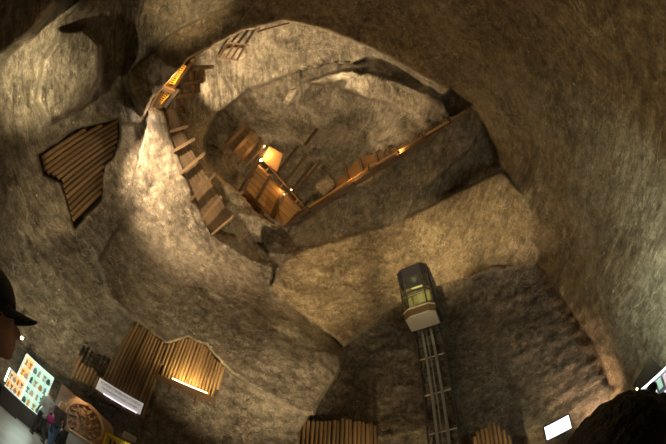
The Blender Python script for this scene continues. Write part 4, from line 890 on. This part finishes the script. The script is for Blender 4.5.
def person(label, loc, yaw, height, top, bottom, hair, pose, voxel=0.012, shoe=None, hairstyle='short', sleeve='long', tilt=0.0):
    """figure in local metres for 1.75 m, facing +y"""
    s = height / 1.75
    root = empty('person', loc, label=label, cat='person')
    T = Matrix.Translation(loc) @ Matrix.Rotation(yaw, 4, 'Z') @ Matrix.Scale(s, 4)
    g = dict(hip=.93, sh=1.43); legs = pose['legs']; arms = pose['arms']
    b = bmesh.new()
    head_bm(b, (0, .02, 1.63), tilt)
    limb(b, [(0, 0, 1.40, .10), (0, 0, 1.2, .115), (0, 0, 1.02, .11), (0, 0, .93, .12)])
    limb(b, [(-.17, 0, 1.42, .055), (0, -.01, 1.44, .085), (.17, 0, 1.42, .055)])
    for sd, (kn, an) in zip((-1, 1), legs):
        limb(b, [(sd * .09, 0, .92, .085), (*kn, .052), (*an, .036)]); limb(b, [(*an, .036), (an[0], an[1] + .12, an[2] - .055, .026), (an[0], an[1] + .17, an[2] - .06, .022)]); limb(b, [(*an, .036), (an[0], an[1] - .04, an[2] - .05, .03)])
    for sd, (el, wr_) in zip((-1, 1), arms):
        limb(b, [(sd * .18, 0, 1.41, .05), (*el, .037), (*wr_, .026)]); hand_bm(b, wr_, Vector(wr_) - Vector(el), sd)
    bo = remesh('body', b, voxel, SKIN); 
    c = bmesh.new()
    limb(c, [(0, 0, 1.41, .118), (0, 0.005, 1.22, .135), (0, 0, 1.02, .128), (0, 0, .9, .135)])
    limb(c, [(-.17, 0, 1.42, .068), (0, -.01, 1.43, .10), (.17, 0, 1.42, .068)]); 
    oval(c, (0, 0, 1.27), (.19, .125, .2)); oval(c, (0, 0, .98), (.175, .13, .14))
    for sd, (el, wr_) in zip((-1, 1), arms):
        e2 = wr_ if sleeve == 'long' else tuple(np.array(el) * .95 + np.array((sd * .18, 0, 1.41)) * .05)
        ch = [(sd * .18, 0, 1.41, .066), (*el, .052)] + ([(*(np.array(wr_) * .92 + np.array(el) * .08), .04)] if sleeve == 'long' else [])
        limb(c, ch)
    to = remesh('jacket' if sleeve == 'long' else 'shirt', c, voxel, top)
    d_ = bmesh.new(); oval(d_, (0, 0, .93), (.172, .128, .12))
    for sd, (kn, an) in zip((-1, 1), legs): limb(d_, [(sd * .09, 0, .92, .098), (*kn, .068), (an[0], an[1], an[2] + .03, .054)])
    tr = remesh('trousers', d_, voxel, bottom)
    parts = [bo, to, tr]
    sh = plain('shoe_black', (0.03, 0.03, 0.03), .5) if shoe is None else shoe
    for sd, (kn, an) in zip((-1, 1), legs):
        e = bmesh.new(); limb(e, [(an[0], an[1] - .045, an[2] - .045, .045), (an[0], an[1] + .08, an[2] - .05, .042), (an[0], an[1] + .17, an[2] - .058, .036)]); parts.append(remesh('shoe', e, voxel, sh))
    if hairstyle:
        e = bmesh.new(); hc = Vector((0, .02, 1.63))
        oval(e, hc + Vector((0, -.024, .045)), (.088, .105, .094))
        if hairstyle == 'long':
            for sd in (-1, 1): limb(e, [(sd * .06, -.04, 1.66, .05), (sd * .07, -.05, 1.56, .045), (sd * .06, -.05, 1.46, .03)])
            oval(e, (0, -.065, 1.56), (.085, .05, .13))
        if hairstyle == 'thick':
            oval(e, hc + Vector((0, -.04, .05)), (.098, .108, .100)); oval(e, hc + Vector((0, -.07, -.02)), (.085, .06, .085))
        e.transform(Matrix.Translation((0, 0, 1.58)) @ Matrix.Rotation(tilt, 4, 'X') @ Matrix.Translation((0, 0, -1.58)))
        ho = remesh('hair', e, voxel * .8, hair); parts.append(ho)
        for v in ho.data.vertices: v.co += v.normal * (.006 * mnoise.noise(v.co * 45) + .004 * mnoise.noise(v.co * 110))
    for o in parts:
        o.data.transform(T); o.parent = root; o.matrix_parent_inverse = root.matrix_basis.inverted()
    return root, T, parts
STAND = dict(legs=[((-.1, .01, .5), (-.1, -.01, .09)), ((.1, .01, .5), (.1, -.01, .09))], arms=[((-.25, -.02, 1.13), (-.24, .08, .88)), ((.25, -.02, 1.13), (.24, .08, .88))])
WALK = dict(legs=[((-.09, .17, .52), (-.09, .24, .10)), ((.09, .0, .5), (.09, -.26, .13))], arms=[((-.25, -.1, 1.15), (-.25, .02, .93)), ((.26, .08, 1.15), (.22, .28, 1.05))])
WALK2 = dict(legs=[((-.09, .03, .5), (-.09, -.2, .12)), ((.09, .15, .52), (.09, .2, .10))], arms=[((-.25, .06, 1.15), (-.2, .26, 1.02)), ((.25, -.05, 1.13), (.25, .05, .9))])
BLK = plain('black_cloth', (0.012, 0.012, 0.014), .85, 0, .4, 60); NVY = plain('navy_cap_cloth', (0.008, 0.010, 0.020), .8, 0, .4, 120)
GRYC = plain('grey_shirt_cloth', (0.42, 0.46, 0.42), .85); DKC = plain('charcoal_cloth', (0.05, 0.05, 0.05), .85); JEAN = plain('blue_jeans', (0.07, 0.13, 0.24), .85); BRC = plain('dark_brown_cloth', (0.06, 0.045, 0.04), .85)
HBR = plain('brown_hair', (0.10, 0.06, 0.03), .6, 0, .5, 90); HBL = plain('blond_hair', (0.45, 0.28, 0.12), .6, 0, .5, 90); HDK = plain('near_black_hair', (0.005, 0.004, 0.0035), .55, 0, .8, 70)
def ground(px, py):
    p = at(px, py, z=0.0); p.z = 0; return p
# couple by the showcase
pa = at(43, 418, rho=9.25); pa.z = 0; az_ = math.atan2(pa.x, pa.y)
rA, TA, _ = person('walker in pale grey shirt and dark trousers beside the showcase', pa, math.radians(75), 1.70, GRYC, DKC, HBR, WALK, .014, sleeve='short', hairstyle='short')
pb = pa + Vector((math.cos(az_), -math.sin(az_), 0)) * .42 + Vector((math.sin(az_), math.cos(az_), 0)) * .22
rB, TB, _ = person('fair haired walker in dark top and blue jeans next to the grey shirted one', pb, math.radians(60), 1.66, BRC, JEAN, HBL, WALK2, .014, hairstyle='long')
bg = bmesh.new(); oval(bg, (0, 0, 0), (.13, .07, .15)); limb(bg, [(-.1, 0, .1, .012), (-.06, 0, .35, .012), (.02, 0, .45, .012), (.08, 0, .3, .012), (.1, 0, .1, .012)])
o = remesh('shoulder_bag', bg, .012, plain('magenta_cloth', (0.35, 0.03, 0.16), .7)); tag(o, 'magenta shoulder bag hanging between the two walkers', 'bag')
o.location = (pa + pb) / 2 + Vector((-math.sin(az_), -math.cos(az_), 0)) * .18 + Vector((0, 0, .88)); o.rotation_euler.z = -az_
# man with the cap at the left edge, looking towards the lift
hd = at(-15, 337, rho=1.12); cz_ = CAM[2] + 0.055
cm = Vector((hd.x, hd.y, 0)); yawc = math.radians(-34)
mh = (cz_ / 1.63) * 1.75; TILT = math.radians(30)
rC, TC, pC = person('man in a dark peaked cap seen in profile at the left edge', cm, yawc, mh, BLK, DKC, HDK, STAND, .010, hairstyle='short', tilt=TILT)
cap = bmesh.new(); hc = Vector((0, .02, 1.63))
bmesh.ops.create_uvsphere(cap, u_segments=28, v_segments=16, radius=1.0)
bmesh.ops.delete(cap, geom=[v for v in cap.verts if v.co.z < -.05], context='VERTS')
for v in cap.verts:
    v.co = Vector((v.co.x * .094, v.co.y * .113, v.co.z * .112)) + hc + Vector((0, -.016, .052))
for f in list(cap.faces): pass
HT = TC @ Matrix.Translation((0, 0, 1.58)) @ Matrix.Rotation(TILT, 4, 'X') @ Matrix.Translation((0, 0, -1.58))
co = bmobj('cap', cap, NVY, None, True); co.data.transform(HT)
sd_ = co.modifiers.new('t', 'SOLIDIFY'); sd_.thickness = .004
br = bmesh.new(); V0, V1 = [], []
N = 15
for i in range(N):
    a = math.pi * (0.10 + 0.80 * i / (N - 1)); ca, sa = math.cos(a), math.sin(a)
    base = hc + Vector((ca * .092, -.016 + sa * .108, .045 - .012 * abs(ca))); tip = hc + Vector((ca * .088, .005 + sa * .185, .030 - .028 * ca * ca))
    for th, lst in ((0, V0), (.006, V1)): lst.append((br.verts.new(base + Vector((0, 0, th))), br.verts.new(tip + Vector((0, 0, th)))))
for i in range(N - 1):
    br.faces.new((V0[i][0], V0[i][1], V0[i + 1][1], V0[i + 1][0])); br.faces.new((V1[i][0], V1[i + 1][0], V1[i + 1][1], V1[i][1])); br.faces.new((V0[i][1], V1[i][1], V1[i + 1][1], V0[i + 1][1]))
bo_ = bmobj('brim', br, NVY, None, True); bo_.data.transform(HT)
bt = bmesh.new(); oval(bt, hc + Vector((0, -.016, .163)), (.010, .010, .006)); bt_ = bmobj('button', bt, NVY, None, True); bt_.data.transform(HT)
for o in (co,): o.parent = rC; o.matrix_parent_inverse = rC.matrix_basis.inverted()
for o in (bo_, bt_): o.parent = co
stp = bmesh.new()
for sd in (-1, 1): limb(stp, [(sd * .12, -.13, 1.2, .022), (sd * .12, -.1, 1.45, .022), (sd * .115, .0, 1.53, .022), (sd * .12, .1, 1.44, .022), (sd * .13, .135, 1.2, .022)])
oval(stp, (0, -.24, 1.2), (.16, .12, .25))
so = remesh('backpack', stp, .012, BLK); so.data.transform(TC); tag(so, 'black backpack worn by the man in the cap', 'backpack')
# dark haired head at the lower right corner
hp = at(604, 446, rho=.53); cz_ = 1.6 - .105
pd = Vector((hp.x, hp.y, 0))
rD, TD, pD = person('dark haired visitor close by at the lower right corner', pd, math.radians(38), cz_ / 1.63 * 1.75, BLK, DKC, HDK, STAND, .010, hairstyle='thick')
pe = at(652, 389, rho=4.6); 
rE, TE, pE = person('visitor with dark hair standing before the lit stall', (pe.x, pe.y, 0), math.radians(-20), (pe.z + .08) / 1.0, DKC, JEAN, HDK, STAND, .014, hairstyle='short')
bpy.data.scenes.remove(TMP)
